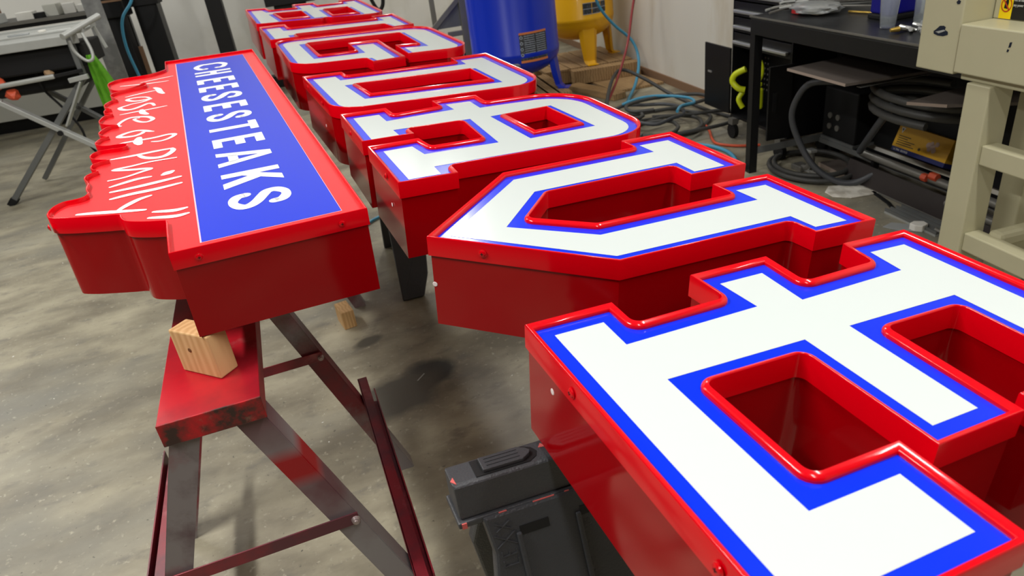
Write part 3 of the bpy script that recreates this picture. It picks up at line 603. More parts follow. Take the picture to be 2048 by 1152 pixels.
ph = plastic_horse(Matrix.Translation((0.110, 0.628, 0)) @ Matrix.Rotation(R_(-1.5), 4, 'Z') @ Matrix.Diagonal((1, 1, 1.019, 1)), 'black plastic folding sawhorse with pink paint scuffs under the nearest E')
p2 = copy_tree(ph); p2.matrix_world = Matrix.Translation((0.42, 2.86, 0)) @ Matrix.Rotation(R_(-6), 4, 'Z') @ Matrix.Diagonal((1.0, 1.25, 1.112, 1))
p2['label'] = 'black plastic folding sawhorse farther back, its leg showing between the sign and the V'

for x, lab in ((0.95, 'steel flat bar carrying the letters underneath, left one of the pair'), (1.55, 'steel flat bar carrying the letters underneath, right one of the pair')):
    o = obj('flat_bar', MB().box(-0.02, 0.02, 0.15, 4.1, -0.0105, 0.0), 'steel'); o.matrix_world = letter_mx(x, 0, -1.0 - DEP / UN - 0.001); tag(o, lab, 'steel bar')

# ------------------------------------------------------------------ compressor tanks on pallets
def pallet(mx, label, w=1.0, l=1.0):
    t = thing('pallet', label, 'pallet', mx)
    for i in range(3):
        y = -l / 2 + 0.05 + i * (l - 0.1) / 2
        obj('stringer', MB().box(-w / 2, w / 2, y - 0.04, y + 0.04, 0.018, 0.115), 'pallet', t, bevel=0.003)
    n = 7
    for i in range(n):
        x = -w / 2 + 0.06 + i * (w - 0.12) / (n - 1)
        o = obj('deck_board', MB().box(x - 0.05, x + 0.05, -l / 2, l / 2, 0.115, 0.135), 'pallet', t, bevel=0.002)
    for x in (-w / 2 + 0.06, 0, w / 2 - 0.06):
        obj('bottom_board', MB().box(x - 0.05, x + 0.05, -l / 2, l / 2, 0.0, 0.018), 'pallet', t)
    return t
pallet(at_room(2.06, 6.20, 0, 0), 'wooden pallet under the yellow compressor tank', 0.80, 0.76)
pallet(at_room(1.36, 5.42, 0, -2), 'wooden pallet under the blue compressor tank', 0.60, 0.72)
slab('timber', 'squared timber end lying on the pallet in front of the yellow tank', 'timber', at_room(2.17, 5.735, 0.0205, -4), 0.58, 0.11, 0.11, 'pallet', 0.004)
slab('timber', 'timber block lying by the wall right of the yellow tank', 'timber', at_room(2.44, 6.76, 0.0, 0), 0.10, 0.26, 0.09, 'pallet', 0.004)
slab('timber', 'grey weathered plank lying on the floor right of the blue tank foot', 'timber', at_room(1.93, 5.35, 0.0, 18), 0.12, 0.6, 0.05, 'pallet', 0.004)
slab('timber', 'flat plywood offcut on the floor at the wall beside the hoses', 'timber', at_room(2.26, 5.52, 0.0, 4), 0.42, 0.5, 0.02, 'pallet', 0.003)
def tank(mx, label, m, r, z0, zt, legs, lab):
    t = thing('compressor_tank', label, 'tank', mx)
    prof = [(0.02, z0)] + [(r * math.sin(u), z0 + 0.17 * (1 - math.cos(u))) for u in [k * math.pi / 24 for k in range(2, 13)]] + [(r + 0.003, z0 + 0.175), (r + 0.003, z0 + 0.20), (r, z0 + 0.205), (r, zt)] + \
           [(r * math.cos(u), zt + 0.15 * math.sin(u)) for u in [k * math.pi / 24 for k in range(1, 12)]] + [(0.01, zt + 0.15)]
    obj('shell', MB().lathe(prof, n=56), m, t, smooth=35)
    for a in legs:
        d = Vector((math.cos(R_(a)), math.sin(R_(a)), 0)); s = Vector((-d.y, d.x, 0)); mb = MB()
        A = [(r * 0.92, z0 + 0.16, 0.085), (r * 0.97, z0 + 0.02, 0.075), (r * 1.02, 0.03, 0.055), (r * 1.10, 0.006, 0.050)]
        vs = []
        for q, z, w in A:
            for k in (-1, -0.6, 0.6, 1): vs.append(d * (q - (0.03 if abs(k) == 1 else 0)) + s * w * k + Vector((0, 0, z)))
        fs = [(i * 4 + j, i * 4 + j + 1, i * 4 + j + 5, i * 4 + j + 4) for i in range(3) for j in range(3)]
        mb.add(vs, fs); lg = obj('leg', mb, m, t, recalc=True)
        sd = lg.modifiers.new('thickness', 'SOLIDIFY'); sd.thickness = 0.006
        b2 = MB().box(-0.04, 0.045, -0.045, 0.045, 0, 0.006); b2.v = [tuple(d * (r * 1.08 + x) + s * y + Vector((0, 0, z))) for x, y, z in b2.v]
        obj('foot', b2, m, lg)
    lab(t, r)
    return t
def curved(mb, r, a0, a1, z0, z1, n=10):
    vs = [(r * math.cos(a0 + (a1 - a0) * i / n), r * math.sin(a0 + (a1 - a0) * i / n), z) for z in (z0, z1) for i in range(n + 1)]
    mb.add(vs, [(i, i + 1, n + 2 + i, n + 1 + i) for i in range(n)]); return mb
def blue_label(t, r):
    a0, a1 = R_(-98), R_(-60)
    obj('warning_label', curved(MB(), r + 0.0015, a0, a1, 0.265, 0.445), 'decal', t)
    for z0, z1 in ((0.250, 0.266), (0.444, 0.458)): obj('label_band', curved(MB(), r + 0.002, a0, a1, z0, z1), 'orange', t)
    for i in range(4):
        mb = MB(); c = a0 + R_(2.4); z = 0.425 - i * 0.040
        P = Vector((math.cos(c), math.sin(c), 0)); mb.cyl(P * (r + 0.0015) + Vector((0, 0, z)), P * (r + 0.003) + Vector((0, 0, z)), 0.011, n=14); ic = obj('label_icon', mb, 'decal_light', t)
        mb = MB(); mb.cyl(P * (r + 0.003) + Vector((0, 0, z)), P * (r + 0.004) + Vector((0, 0, z)), 0.006, n=10); obj('icon_centre', mb, 'ink', ic)
    for i in range(11):
        mb = MB(); z = 0.430 - i * 0.0145
        curved(mb, r + 0.0022, a0 + R_(6), R_(-78), z, z + 0.004); curved(mb, r + 0.0022, R_(-76), a1 - R_(2), z, z + 0.004); obj('label_text_line', mb, 'decal_light', t)
def yellow_label(t, r):
    for a0, a1 in ((-100, -86), (-85, -71), (-70, -60)):
        obj('warning_label', curved(MB(), r + 0.0015, R_(a0), R_(a1), 0.40, 0.49), 'decal', t)
    for z in (0.40, 0.442, 0.487): obj('label_band', curved(MB(), r + 0.002, R_(-100), R_(-60), z, z + 0.004), 'decal_light', t)
tank(at_room(1.33, 5.40, 0.136), 'tall blue air compressor tank with orange-edged label, on a pallet', 'tank_blue', 0.330, 0.11, 1.30, (-32, 88, 208), blue_label)
tank(at_room(2.10, 6.16, 0.136), 'yellow air compressor tank beside the blue one, on a pallet', 'tank_yellow', 0.31, 0.17, 1.25, (-92, 6, 160), yellow_label)

# hand truck and black column behind the row of letters
t = thing('hand_truck', 'grey steel frame with diagonal gusset standing left of the blue tank', 'hand truck', at_room(0, 6.0))
obj('upright', MB().box(1.05, 1.115, -0.02, 0.02, 0.0, 1.1), 'steel', t, bevel=0.003)
obj('upright', MB().box(0.86, 0.90, 0.30, 0.34, 0.0, 1.1), 'steel', t, bevel=0.003)
obj('crossbar', MB().box(0.93, 1.06, -0.015, 0.015, 0.515, 0.555), 'steel', t, bevel=0.003)
obj('diagonal', MB().bar((0.80, 0, 0.58), (1.06, 0, 0.80), 0.02, 0.035), 'steel', t)
obj('gusset', MB().prism([(0.80, 0.585), (1.055, 0.585), (1.055, 0.775)], 0.0, 0.01), 'alu_dark', t).data.transform(Matrix(((1, 0, 0, 0), (0, 0, 1, 0.01), (0, 1, 0, 0), (0, 0, 0, 1))))
obj('toe_plate', MB().box(0.78, 1.12, -0.25, 0.0, 0.0, 0.012), 'steel', t)
obj('motor', MB().box(0.90, 1.05, 0.0, 0.25, 0.05, 0.40), 'black', t, bevel=0.01)
for lab, x0, x1, b in (('wide black steel post, left one behind the long sign', -1.53, -1.345, 7.0), ('narrower black steel post, right of the wide one', -0.968, -0.838, 7.0)):
    t = thing('steel_post', lab, 'post', at_room((x0 + x1) / 2, b)); w = (x1 - x0) / 2
    obj('column', MB().box(-w, w, -w, w, 0.012, 2.6), 'black', t, bevel=0.004); obj('base_plate', MB().box(-w - .05, w + .05, -w - .05, w + .05, 0, 0.012), 'black', t)
    obj('carriage', MB().box(-w - 0.03, w + 0.02, -w - 0.02, w, 1.03, 1.15), 'black_soft', t, bevel=0.004)
t = thing('hanging_cabinet', 'black box seen at the top edge behind the B', 'cabinet', at_room(-0.30, 7.55))
obj('body', MB().box(-0.22, 0.24, -0.15, 0.15, 0.84, 1.5), 'black', t, bevel=0.006); obj('stand', MB().box(-0.15, 0.15, -0.1, 0.1, 0.0, 0.84), 'black', t)
o = obj('cable', MB().tube([ROOM @ Vector(p) for p in ((0.43, 7.4, 1.1), (0.44, 7.4, 0.85), (0.50, 7.4, 0.68), (0.56, 7.4, 0.72), (0.575, 7.4, 0.9), (0.58, 7.4, 1.2))], 0.018, 8, 5), 'black_soft'); tag(o, 'looped black cable hanging at the top edge right of the B', 'cable')

# ------------------------------------------------------------------ left: folding steel stand with trough top
t = thing('folding_stand', 'grey folding tool stand with crossed legs and aluminium trough top', 'work stand', at_room(-1.85, 5.3))
def rel(P): return [tuple(Vector(p) - Vector((-1.85, 5.3, 0))) for p in P]
def bar(n, p, q, w, h, m, up=(0, 0, 1), par=None, bv=0.003):
    p, q = rel([p, q]); return obj(n, MB().bar(p, q, w, h, up), m, par or t, bevel=bv)
Y0, Y1 = 5.27, 5.78
l1 = bar('leg', (-2.325, Y0, 0.02), (-1.60, Y0, 0.74), 0.035, 0.052, 'alu_dark', (0, 1, 0)); 
bar('rubber_foot', (-2.345, Y0, 0.0), (-2.305, Y0, 0.04), 0.045, 0.06, 'black_soft', (0, 1, 0), l1)
l2 = bar('leg', (-2.13, Y0 - .04, 0.68), (-1.345, Y0 - .04, 0.02), 0.030, 0.055, 'alu', (0, 1, 0))
bar('rubber_foot', (-1.36, Y0 - .04, 0.035), (-1.325, Y0 - .04, 0.0), 0.04, 0.06, 'black_soft', (0, 1, 0), l2)
bar('leg', (-2.10, Y1, 0.70), (-1.36, Y1, 0.02), 0.030, 0.050, 'alu_dark', (0, 1, 0))
bar('leg', (-2.28, Y1, 0.02), (-1.62, Y1, 0.74), 0.030, 0.050, 'alu_dark', (0, 1, 0))
mb = MB(); p, = rel([(-1.848, Y0 - 0.075, 0.425)]); mb.cyl(p, (p[0], p[1] + 0.03, p[2]), 0.018, n=12); obj('pivot_bolt', mb, 'black_soft', t)
bar('channel_rail', (-1.80, Y0 - .03, 0.46), (-1.615, Y0 - .03, 0.72), 0.012, 0.075, 'alu', (0, 1, 0)); bar('channel_slot', (-1.775, Y0 - .04, 0.50), (-1.66, Y0 - .04, 0.66), 0.010, 0.030, 'alu_dark', (0, 1, 0))
bar('lower_tube', (-2.75, Y0 - .05, 0.745), (-1.75, Y0 - .05, 0.775), 0.03, 0.03, 'alu', bv=0.01)
bar('lower_tube', (-1.75, Y0 - .05, 0.775), (-1.58, Y0 - .05, 0.785), 0.022, 0.022, 'black_soft')
bar('pivot_rail', (-2.9, Y0 - .05, 0.655), (-2.10, Y0 - .05, 0.668), 0.03, 0.032, 'alu')
bar('bracket', (-1.68, Y0 - .05, 0.735), (-1.56, Y0 - .05, 0.745), 0.03, 0.030, 'alu')
bar('upper_leg', (-1.60, Y0, 0.73), (-1.60, Y0, 1.02), 0.03, 0.05, 'alu_dark', (0, 1, 0))
# trough top: profile along y/z extruded in x
prof = [(-0.02, 1.000), (0.30, 1.012), (0.30, 1.05), (0.27, 1.05), (0.27, 1.036), (0.16, 1.030), (0.155, 1.022), (0.03, 1.018), (0.03, 1.03), (-0.02, 1.03)]
def xprism(prof, x0, x1):
    mb = MB().prism(prof, x0, x1); mb.v = [(z, x, y) for x, y, z in mb.v]; return mb
obj('trough_top', xprism(prof, -1.2, 0.345), 'alu', t, bevel=0.002)
obj('front_rail', xprism([(-0.05, 0.945), (-0.02, 0.945), (-0.02, 1.02), (-0.05, 1.00)], -1.2, 0.30), 'alu', t, bevel=0.004)
obj('under_frame', MB().box(-1.2, 0.30, 0.0, 0.42, 0.80, 0.94), 'black_soft', t, bevel=0.01)
mb = MB(); q = rel([(-1.60, 5.16, 1.00), (-1.43, 5.44, 1.075)]); mb.cyl(q[0], q[1], 0.020, n=12); obj('clamp_roller', mb, 'alu', t, smooth=35)
mb = MB(); q = rel([(-1.585, 5.2, 0.97), (-1.575, 5.2, 0.90), (-1.53, 5.2, 0.84), (-1.49, 5.2, 0.845), (-1.485, 5.22, 0.90), (-1.51, 5.25, 1.00)]); mb.tube(q, 0.010, 8, 5); obj('clamp_handle', mb, 'alu', t, smooth=50)
bar('clamp_arm', (-1.47, 5.4, 1.02), (-1.44, 5.4, 0.88), 0.012, 0.02, 'alu')
for nm, lab, x, y, z, sx, sy, sz, m in (('bit_tray', 'small clear bag of bits lying in the trough of the folding stand', -1.90, 5.34, 1.031, 0.16, 0.05, 0.012, 'frost'), ('paper_scrap', 'crumpled white scrap in the trough, right of the clear bag', -1.765, 5.36, 1.031, 0.055, 0.05, 0.014, 'chip_white')):
    P = [(math.cos(k * 0.7) * sx / 2 * random.uniform(.8, 1), math.sin(k * 0.7) * sy / 2 * random.uniform(.8, 1)) for k in range(9)]
    o = obj(nm, MB().prism(P, 0, sz), m, bevel=0.003); o.matrix_world = at_room(x, y, z); tag(o, lab, 'scrap')
o = obj('cable', MB().tube([ROOM @ Vector(p) for p in ((-1.93, 5.45, 0.80), (-1.925, 5.45, 0.68), (-1.86, 5.45, 0.55), (-1.80, 5.45, 0.40), (-1.78, 5.42, 0.28), (-1.70, 5.4, 0.16), (-1.58, 5.38, 0.10), (-1.38, 5.38, 0.02))], 0.008, 8, 6), 'black_soft', smooth=50); tag(o, 'thin black cable hanging down through the crossed legs of the stand', 'cable')
# dark things carried under and behind the stand
o = obj('tool_bag', MB().box(-0.36, 0.25, -0.12, 0.22, 0.0, 0.14), 'black_soft', bevel=0.03); o.matrix_world = at_room(-1.93, 5.62, 0.79 - 0.14 + 0.0, 0); tag(o, 'black tool bag hung under the trough of the folding stand', 'bag')
for lab, x, z, m, s in (('orange plastic part hanging at the left edge under the stand', -2.10, 0.78, 'cord_orange', 0.05), ('second orange part lower at the left edge by the stand', -2.04, 0.70, 'cord_orange', 0.045), ('copper scrap lying dark under the stand top', -1.79, 0.792, 'tan', 0.03)):
    bmx = bmesh.new(); bmesh.ops.create_icosphere(bmx, subdivisions=2, radius=s)
    for v in bmx.verts: v.co *= random.uniform(0.75, 1.15); v.co.z *= 0.8
    me = bpy.data.meshes.new('orange_part'); bmx.to_mesh(me); bmx.free(); me.materials.append(M[m]); o = bpy.data.objects.new('plastic_part' if m != 'tan' else 'copper_scrap', me); COL.objects.link(o)
    o.matrix_world = at_room(x, 5.25, z); tag(o, lab, 'part')
P = [(-0.02, 0.0), (0.03, 0.0), (0.05, -0.10), (0.10, -0.33), (0.085, -0.42), (0.045, -0.36), (0.0, -0.44), (-0.03, -0.36), (-0.045, -0.30), (-0.02, -0.12)]
def cloth():
    mb = MB(); n = 14; k = 12; vs = []
    for i in range(n + 1):
        u = i / n; w = 0.022 + 0.075 * u ** 0.8; cx = 0.012 + 0.055 * u
        for j in range(k + 1):
            s_ = j / k * 2 - 1; vs.append((cx + w * s_, 0.02 * math.sin(s_ * 7 + u * 2) * (0.4 + u), -0.45 * u - 0.02 * math.cos(s_ * 5) * u))
    mb.add(vs, [(i * (k + 1) + j, i * (k + 1) + j + 1, (i + 1) * (k + 1) + j + 1, (i + 1) * (k + 1) + j) for i in range(n) for j in range(k)]); return mb
o = obj('rag', cloth(), 'green', smooth=80); o.matrix_world = at_room(-1.535, 5.28, 0.865); tag(o, 'bright green rag hanging from the end of the folding stand', 'rag')
sd = o.modifiers.new('thickness', 'SOLIDIFY'); sd.thickness = 0.004
# work table with clutter behind the stand
t = thing('work_table', 'dark work table with clutter behind the folding stand at the upper left', 'table', at_room(-2.6, 7.0))
obj('table_top', MB().box(-1.2, 0.88, -0.10, 0.65, 0.99, 1.045), 'black', t, bevel=0.004)
obj('table_edge', MB().box(-1.2, 0.88, -0.115, -0.10, 1.02, 1.045), 'steel', t)
for x in (-1.15, 0.83):
    for y in (-0.05, 0.6): obj('leg', MB().box(x - 0.03, x + 0.03, y - 0.03, y + 0.03, 0, 0.99), 'black', t)
CL = [('carton', 'pale carton at the left edge on the dark work table', -2.62, 7.02, 0.14, 0.12, 0.07, 'alu'), ('carton', 'small white carton on the dark work table, beside the black strap', -2.36, 6.98, 0.13, 0.10, 0.06, 'wall'),
      ('carton', 'upright pale carton in the middle of the dark work table', -2.17, 7.04, 0.11, 0.10, 0.09, 'plinth'), ('carton', 'narrow white carton right of the upright one on the work table', -2.05, 7.06, 0.09, 0.08, 0.08, 'wall'),
      ('carton', 'flat white carton near the right end of the dark work table', -1.93, 7.10, 0.13, 0.09, 0.055, 'wall'), ('carton', 'brown carton behind on the dark work table at upper left', -2.75, 7.25, 0.2, 0.15, 0.12, 'card'),
      ('toolbox', 'black tool case lying between the white cartons', -2.27, 7.0, 0.09, 0.13, 0.04, 'black_soft')]
for nm, lab, x, y, sx, sy, sz, m in CL:
    b = thing(nm, lab, 'box', at_room(x, y, 1.0455, random.uniform(-14, 14)))
    obj('body', MB().box(-sx / 2, sx / 2, -sy / 2, sy / 2, 0, sz * 0.96), m, b, bevel=0.002)
    obj('flap', MB().box(-sx / 2 + .002, sx / 2 - .002, -sy / 2 + .002, -0.001, sz * 0.96, sz), m, b); obj('flap', MB().box(-sx / 2 + .002, sx / 2 - .002, 0.001, sy / 2 - .002, sz * 0.96, sz), m, b)
t = thing('flat_steel_upright', 'scratched flat grey steel upright standing behind the stand', 'post', at_room(-1.59, 6.0))
obj('plate', MB().box(-0.062, 0.062, -0.006, 0.006, 0.006, 1.5), 'galv', t, bevel=0.001); obj('foot', MB().box(-0.08, 0.08, -0.08, 0.08, 0, 0.006), 'galv', t)
t = thing('black_machine', 'black machine housing behind the flat steel upright', 'machine', at_room(-1.62, 6.75))
obj('housing', MB().box(-0.09, 0.085, -0.12, 0.12, 0.98, 1.5), 'black', t, bevel=0.01); obj('column', MB().box(-0.085, 0.04, -0.08, 0.08, 0.0, 0.98), 'black', t, bevel=0.006)
obj('trim_strip', MB().box(-0.09, 0.085, -0.125, -0.12, 1.10, 1.115), 'card', t)
o = obj('air_hose', MB().tube([ROOM @ Vector(p) for p in ((-1.37, 6.4, 1.25), (-1.412, 6.4, 1.103), (-1.509, 6.4, 1.0), (-1.55, 6.4, 0.90), (-1.566, 6.4, 0.753), (-1.552, 6.4, 0.576), (-1.53, 6.4, 0.40), (-1.45, 6.42, 0.15), (-1.3, 6.5, 0.012), (-1.0, 6.6, 0.012))], 0.011, 8, 6), 'hose_blue', smooth=50); tag(o, 'light blue air hose hanging beside the wide black post', 'hose')
o = slab('cardboard_sheet', 'strip of brown cardboard leaning behind the blue hose at left', 'cardboard', at_room(-1.60, 6.9, 0.0), 0.075, 0.02, 0.72, 'card', 0.001)
t = thing('paper_roll', 'pale roll lying on the floor behind the folding stand legs', 'roll', at_room(-2.10, 7.1))
mb = MB(); mb.cyl((-0.09, 0, 0.05), (0.13, 0.02, 0.05), 0.05, n=20); obj('roll', mb, 'cream', t, smooth=35); mb = MB(); mb.cyl((0.13, 0.02, 0.05), (0.134, 0.02, 0.05), 0.02, n=12); obj('core', mb, 'card', t)

# ------------------------------------------------------------------ right: work bench, tool chest and what lies under it
BX, BB0, BB1, BZ = 1.955, 1.80, 3.195, 0.782
t = thing('workbench', 'long black steel workbench with cluttered worn top along the right wall', 'workbench', at_room(BX, BB0))
D, LB = 2.50 - BX, BB1 - BB0
obj('bench_top', MB().box(0, D, 0, LB, BZ - 0.012, BZ), 'benchtop', t, bevel=0.002)
obj('top_edge', MB().box(-0.0015, 0.004, 0, LB, BZ - 0.006, BZ + 0.0012), 'steel', t)
obj('apron', MB().box(0.002, 0.022, 0.005, LB - 0.005, BZ - 0.083, BZ - 0.012), 'black', t, bevel=0.003)
obj('apron', MB().box(0.02, D - 0.02, LB - 0.025, LB - 0.005, BZ - 0.083, BZ - 0.012), 'black', t, bevel=0.003)
for x in (0.004, D - 0.046):
    for y in (0.005, LB - 0.047):
        mb = MB(); mb.box(x, x + 0.042, y, y + 0.003, 0, BZ - 0.012); mb.box(x, x + 0.003, y, y + 0.042, 0, BZ - 0.012); mb.box(x, x + 0.042, y + .039, y + 0.042, 0, BZ - 0.012); obj('leg', mb, 'black', t)
obj('side_rail', MB().box(0.01, D - 0.02, LB - 0.045, LB - 0.040, 0.10, 0.135), 'alu_dark', t)
obj('shelf', MB().box(D - 0.13, D - 0.05, 0.02, LB - 0.02, 0.105, 0.118), 'black', t, bevel=0.002)
obj('shelf_edge', MB().box(D - 0.135, D - 0.13, 0.02, LB - 0.02, 0.095, 0.120), 'alu_dark', t)
obj('dark_back_sheet', MB().box(D - 0.006, D - 0.002, 0.01, LB - 0.01, 0.12, BZ - 0.012), 'black_soft', t)  # added black sheet standing in for the shade under the bench
# rolling tool chest at the bench end
CX, CB0, CB1 = 2.215, 3.215, 3.79
t = thing('tool_chest', 'tall black rolling tool chest with pale handles and open lower doors', 'tool chest', at_room(CX, CB0))
W, DD = CB1 - CB0, 0.29
obj('dark_back_sheet', MB().box(DD - 0.01, DD, 0, W, 0.12, 1.30), 'black', t)
for y in (0, W - 0.01): obj('side_panel', MB().box(0, DD, y, y + 0.01, 0.12, 1.30), 'black', t)
obj('bottom_panel', MB().box(0, DD, 0.01, W - 0.01, 0.12, 0.135), 'black', t)
obj('pegboard', MB().box(0.18, 0.185, 0.01, W - 0.01, 0.135, 0.525), 'black', t)
for i in range(3):
    for j in range(9):
        yy = W - 0.06 - i * 0.03 - (0.25 if i == 2 else 0); zz = 0.50 - j * 0.03
        mb = MB(); mb.cyl((0.1800, yy, zz), (0.1785, yy, zz), 0.006, n=8); obj('peg_hole', mb, 'steel', t)
for i in range(9):
    z = 0.525 + i * 0.083
    d = obj('drawer', MB().box(0, 0.02, 0.012, W - 0.012, z + 0.004, z + 0.079), 'black', t, bevel=0.002)
    obj('handle', MB().box(-0.022, 0.0, 0.03, W - 0.03, z + 0.022, z + 0.040), 'handle', d, bevel=0.005)
dl = obj('door', MB().box(-0.012, 0.0, W + 0.002, W + 0.30, 0.135, 0.515), 'black', t, bevel=0.002)
obj('door_handle', MB().box(-0.018, -0.012, W + 0.21, W + 0.25, 0.345, 0.355), 'handle', dl)
dr = obj('door', MB().bar((0.0, -0.012, 0.325), (-0.125, 0.0, 0.325), 0.014, 0.38), 'black', t, bevel=0.002)
obj('door_slot', MB().bar((-0.085, -0.012, 0.335), (-0.105, -0.010, 0.335), 0.012, 0.10), 'black_soft', dr)
for x, y in ((-0.01, 0.04), (-0.01, W - 0.05), (DD - 0.04, 0.04), (DD - 0.04, W - 0.04)):
    cs = obj('caster', MB().box(x - 0.02, x + 0.02, y - 0.025, y + 0.025, 0.085, 0.12), 'steel', t)
    mb = MB(); mb.cyl((x - 0.012, y, 0.045), (x + 0.012, y, 0.045), 0.045, n=18); obj('wheel', mb, 'black_soft', cs, smooth=35)
def strap(pts, r, lab, m='lime'):
    o = obj('hand_tool', MB().tube([ROOM @ Vector(p) for p in pts], r, 8, 6), m, smooth=50); return tag(o, lab, 'tool')
strap([(2.19, 3.60, 0.43), (2.15, 3.64, 0.40), (2.14, 3.65, 0.36), (2.16, 3.62, 0.325), (2.19, 3.60, 0.315)], 0.017, 'curved lime yellow tool hanging in the open chest, left of the bench leg')
strap([(2.19, 3.62, 0.30), (2.165, 3.62, 0.26), (2.18, 3.60, 0.215)], 0.015, 'short lime yellow handle hanging lowest in the open chest')
t = thing('hand_tool', 'lime yellow and steel tool hanging in the chest, right of the bench leg', 'tool', at_room(2.15, 3.405))
obj('grip', MB().box(-0.02, 0.02, -0.028, 0.022, 0.255, 0.37), 'lime', t, bevel=0.012); obj('collar', MB().box(-0.015, 0.015, -0.02, 0.015, 0.375, 0.40), 'lime', t, bevel=0.008)
mb = MB(); mb.tube([(0, 0.0, 0.40), (0, -0.03, 0.44), (0, -0.03, 0.48), (0, -0.01, 0.51)], 0.010, 8, 4); obj('cord', mb, 'lime', t); mb = MB(); mb.cyl((0, 0, 0.255), (0, 0, 0.225), 0.008, n=10); mb.cyl((0, 0.025, 0.20), (0.0, 0.028, 0.21), 0.012, n=10); obj('tip', mb, 'handle', t)
# generator-like box, boards, hoses, cartons under the bench
t = thing('welder', 'black box with four pale round outlets standing on the bench shelf', 'machine', at_room(2.375, 2.90, 0.1185))
obj('body', MB().box(0, 0.12, 0, 0.25, 0.015, 0.27), 'black_soft', t, bevel=0.008)
for y, z in ((0.19, 0.13), (0.19, 0.075), (0.13, 0.13), (0.13, 0.075)):
    mb = MB(); mb.cyl((0.0, y, z), (-0.006, y, z), 0.015, n=16); obj('outlet', mb, 'steel', t, smooth=35)
obj('base_rail', MB().box(-0.004, 0.12, 0, 0.25, 0, 0.015), 'alu_dark', t)
for lab, P, z, tl in (('grey-brown board end sticking out under the middle of the bench apron', [(1.93, 2.83), (1.93, 2.44), (2.30, 2.40), (2.32, 2.86)], 0.585, 3), ('second grey-brown board sticking out under the bench beside the beige machine', [(1.95, 2.13), (2.02, 2.02), (2.40, 1.78), (2.42, 2.20)], 0.572, 2)):
    c = Vector((sum(p[0] for p in P) / 4, sum(p[1] for p in P) / 4)); t = thing('board', lab, 'board', at_room(c.x, c.y, z))
    obj('panel', MB().prism([(p[0] - c.x, p[1] - c.y) for p in P], 0, 0.011), 'board', t); obj('edge_band', MB().bar((P[0][0] - c.x - .001, P[0][1] - c.y, 0.0055), (P[1][0] - c.x - .001, P[1][1] - c.y, 0.0055), 0.003, 0.0108), 'board_edge', t)
t = thing('bench_bracket', 'pair of grey brackets holding boards under the bench', 'bracket', at_room(2.1, 2.45))
for y in (-0.3, 0.0, 0.3): obj('arm', MB().box(-0.1, 0.36, y - 0.012, y + 0.012, 0.568, 0.571), 'alu_dark', t)
def hose(name, pts, r, m, lab, cat='hose', k=6, n=8):
    o = obj(name, MB().tube([ROOM @ Vector(p) for p in pts], r, n, k), m, smooth=50); return tag(o, lab, cat)
co = []
for i in range(30): u = i / 29 * 2 * math.pi * 2.6; co.append((2.22 + 0.13 * math.cos(u), 2.34 + 0.24 * math.sin(u), 0.545 - 0.0035 * i))
hose('hose_coil', co, 0.016, 'hose_black', 'coiled black hose hung beneath the bench between the two boards', k=2)
hose('hose', [(2.14, 2.72, 0.52), (2.08, 2.86, 0.50), (2.06, 2.93, 0.42), (2.06, 2.96, 0.32), (2.09, 2.93, 0.20), (2.13, 2.86, 0.09), (2.20, 2.78, 0.024), (2.27, 2.72, 0.024), (2.33, 2.66, 0.08)], 0.015, 'hose_grey', 'thick grey hose curving down to the floor in front of the welder')
hose('hose', [(2.10, 2.36, 0.50), (2.18, 2.52, 0.37), (2.25, 2.66, 0.25), (2.30, 2.76, 0.16)], 0.016, 'hose_grey', 'straight grey hose slanting beneath the bench left of the yellow carton')
def carton_box(mx, label, sx, sy, sz, m, side):
    b = thing('carton', label, 'box', mx); obj('body', MB().box(0, sx, 0, sy, 0, sz), side, b, bevel=0.002); obj('lid', MB().box(-0.0015, sx, -0.001, sy + 0.001, sz * 0.17, sz + 0.002), m, b, bevel=0.001); return b
# local frame of glove box: y along the bench, front face x=0 leans back
gb = carton_box(at_room(2.40, 2.37, 0.172) @ Matrix.Rotation(R_(20), 4, 'Y'), 'yellow glove carton with dark print lying tilted on the bench shelf', 0.08, 0.31, 0.118, 'box_yellow', 'navy')
FM = Matrix(((0, 0, -1, -0.0022), (-1, 0, 0, 0.305), (0, 1, 0, -0.016), (0, 0, 0, 1)))
obj_ = lambda n, mb, m: (lambda o: o.data.transform(FM))(obj(n, mb, m, gb))
obj_('printed_logo', MB().prism([(0.010, 0.125), (0.034, 0.125), (0.022, 0.100)], 0, 0.0004), 'ink_white'); obj_('printed_logo_mark', MB().prism([(0.016, 0.121), (0.027, 0.121), (0.022, 0.109)], 0.0004, 0.0007), 'ink')
for i, (a, b_) in enumerate(((0.012, 0.085), (0.012, 0.07), (0.012, 0.115), (0.012, 0.10), (0.012, 0.118))): obj_('printed_line', MB().box(a, b_, 0.086 - i * 0.0095, 0.090 - i * 0.0095, 0, 0.0004), 'print_dark')
for x, y, r in ((0.19, 0.085, 0.013), (0.205, 0.095, 0.010), (0.215, 0.082, 0.013), (0.232, 0.098, 0.011), (0.20, 0.070, 0.011), (0.225, 0.070, 0.012)):
    mb = MB(); mb.cyl((x, y, 0), (x, y, 0.0005), r, n=14); obj_('printed_hand', mb, 'print_pink')
mb = MB(); mb.cyl((0.150, 0.055, 0), (0.150, 0.055, 0.0005), 0.007, n=12); obj_('printed_seal', mb, 'print_dark')
text_mesh('printed_text', 'ULTRA  GLOVES', 0.012, 'ink_white', gb, FM @ Matrix.Translation((0.01, 0.0215, 0.0)))
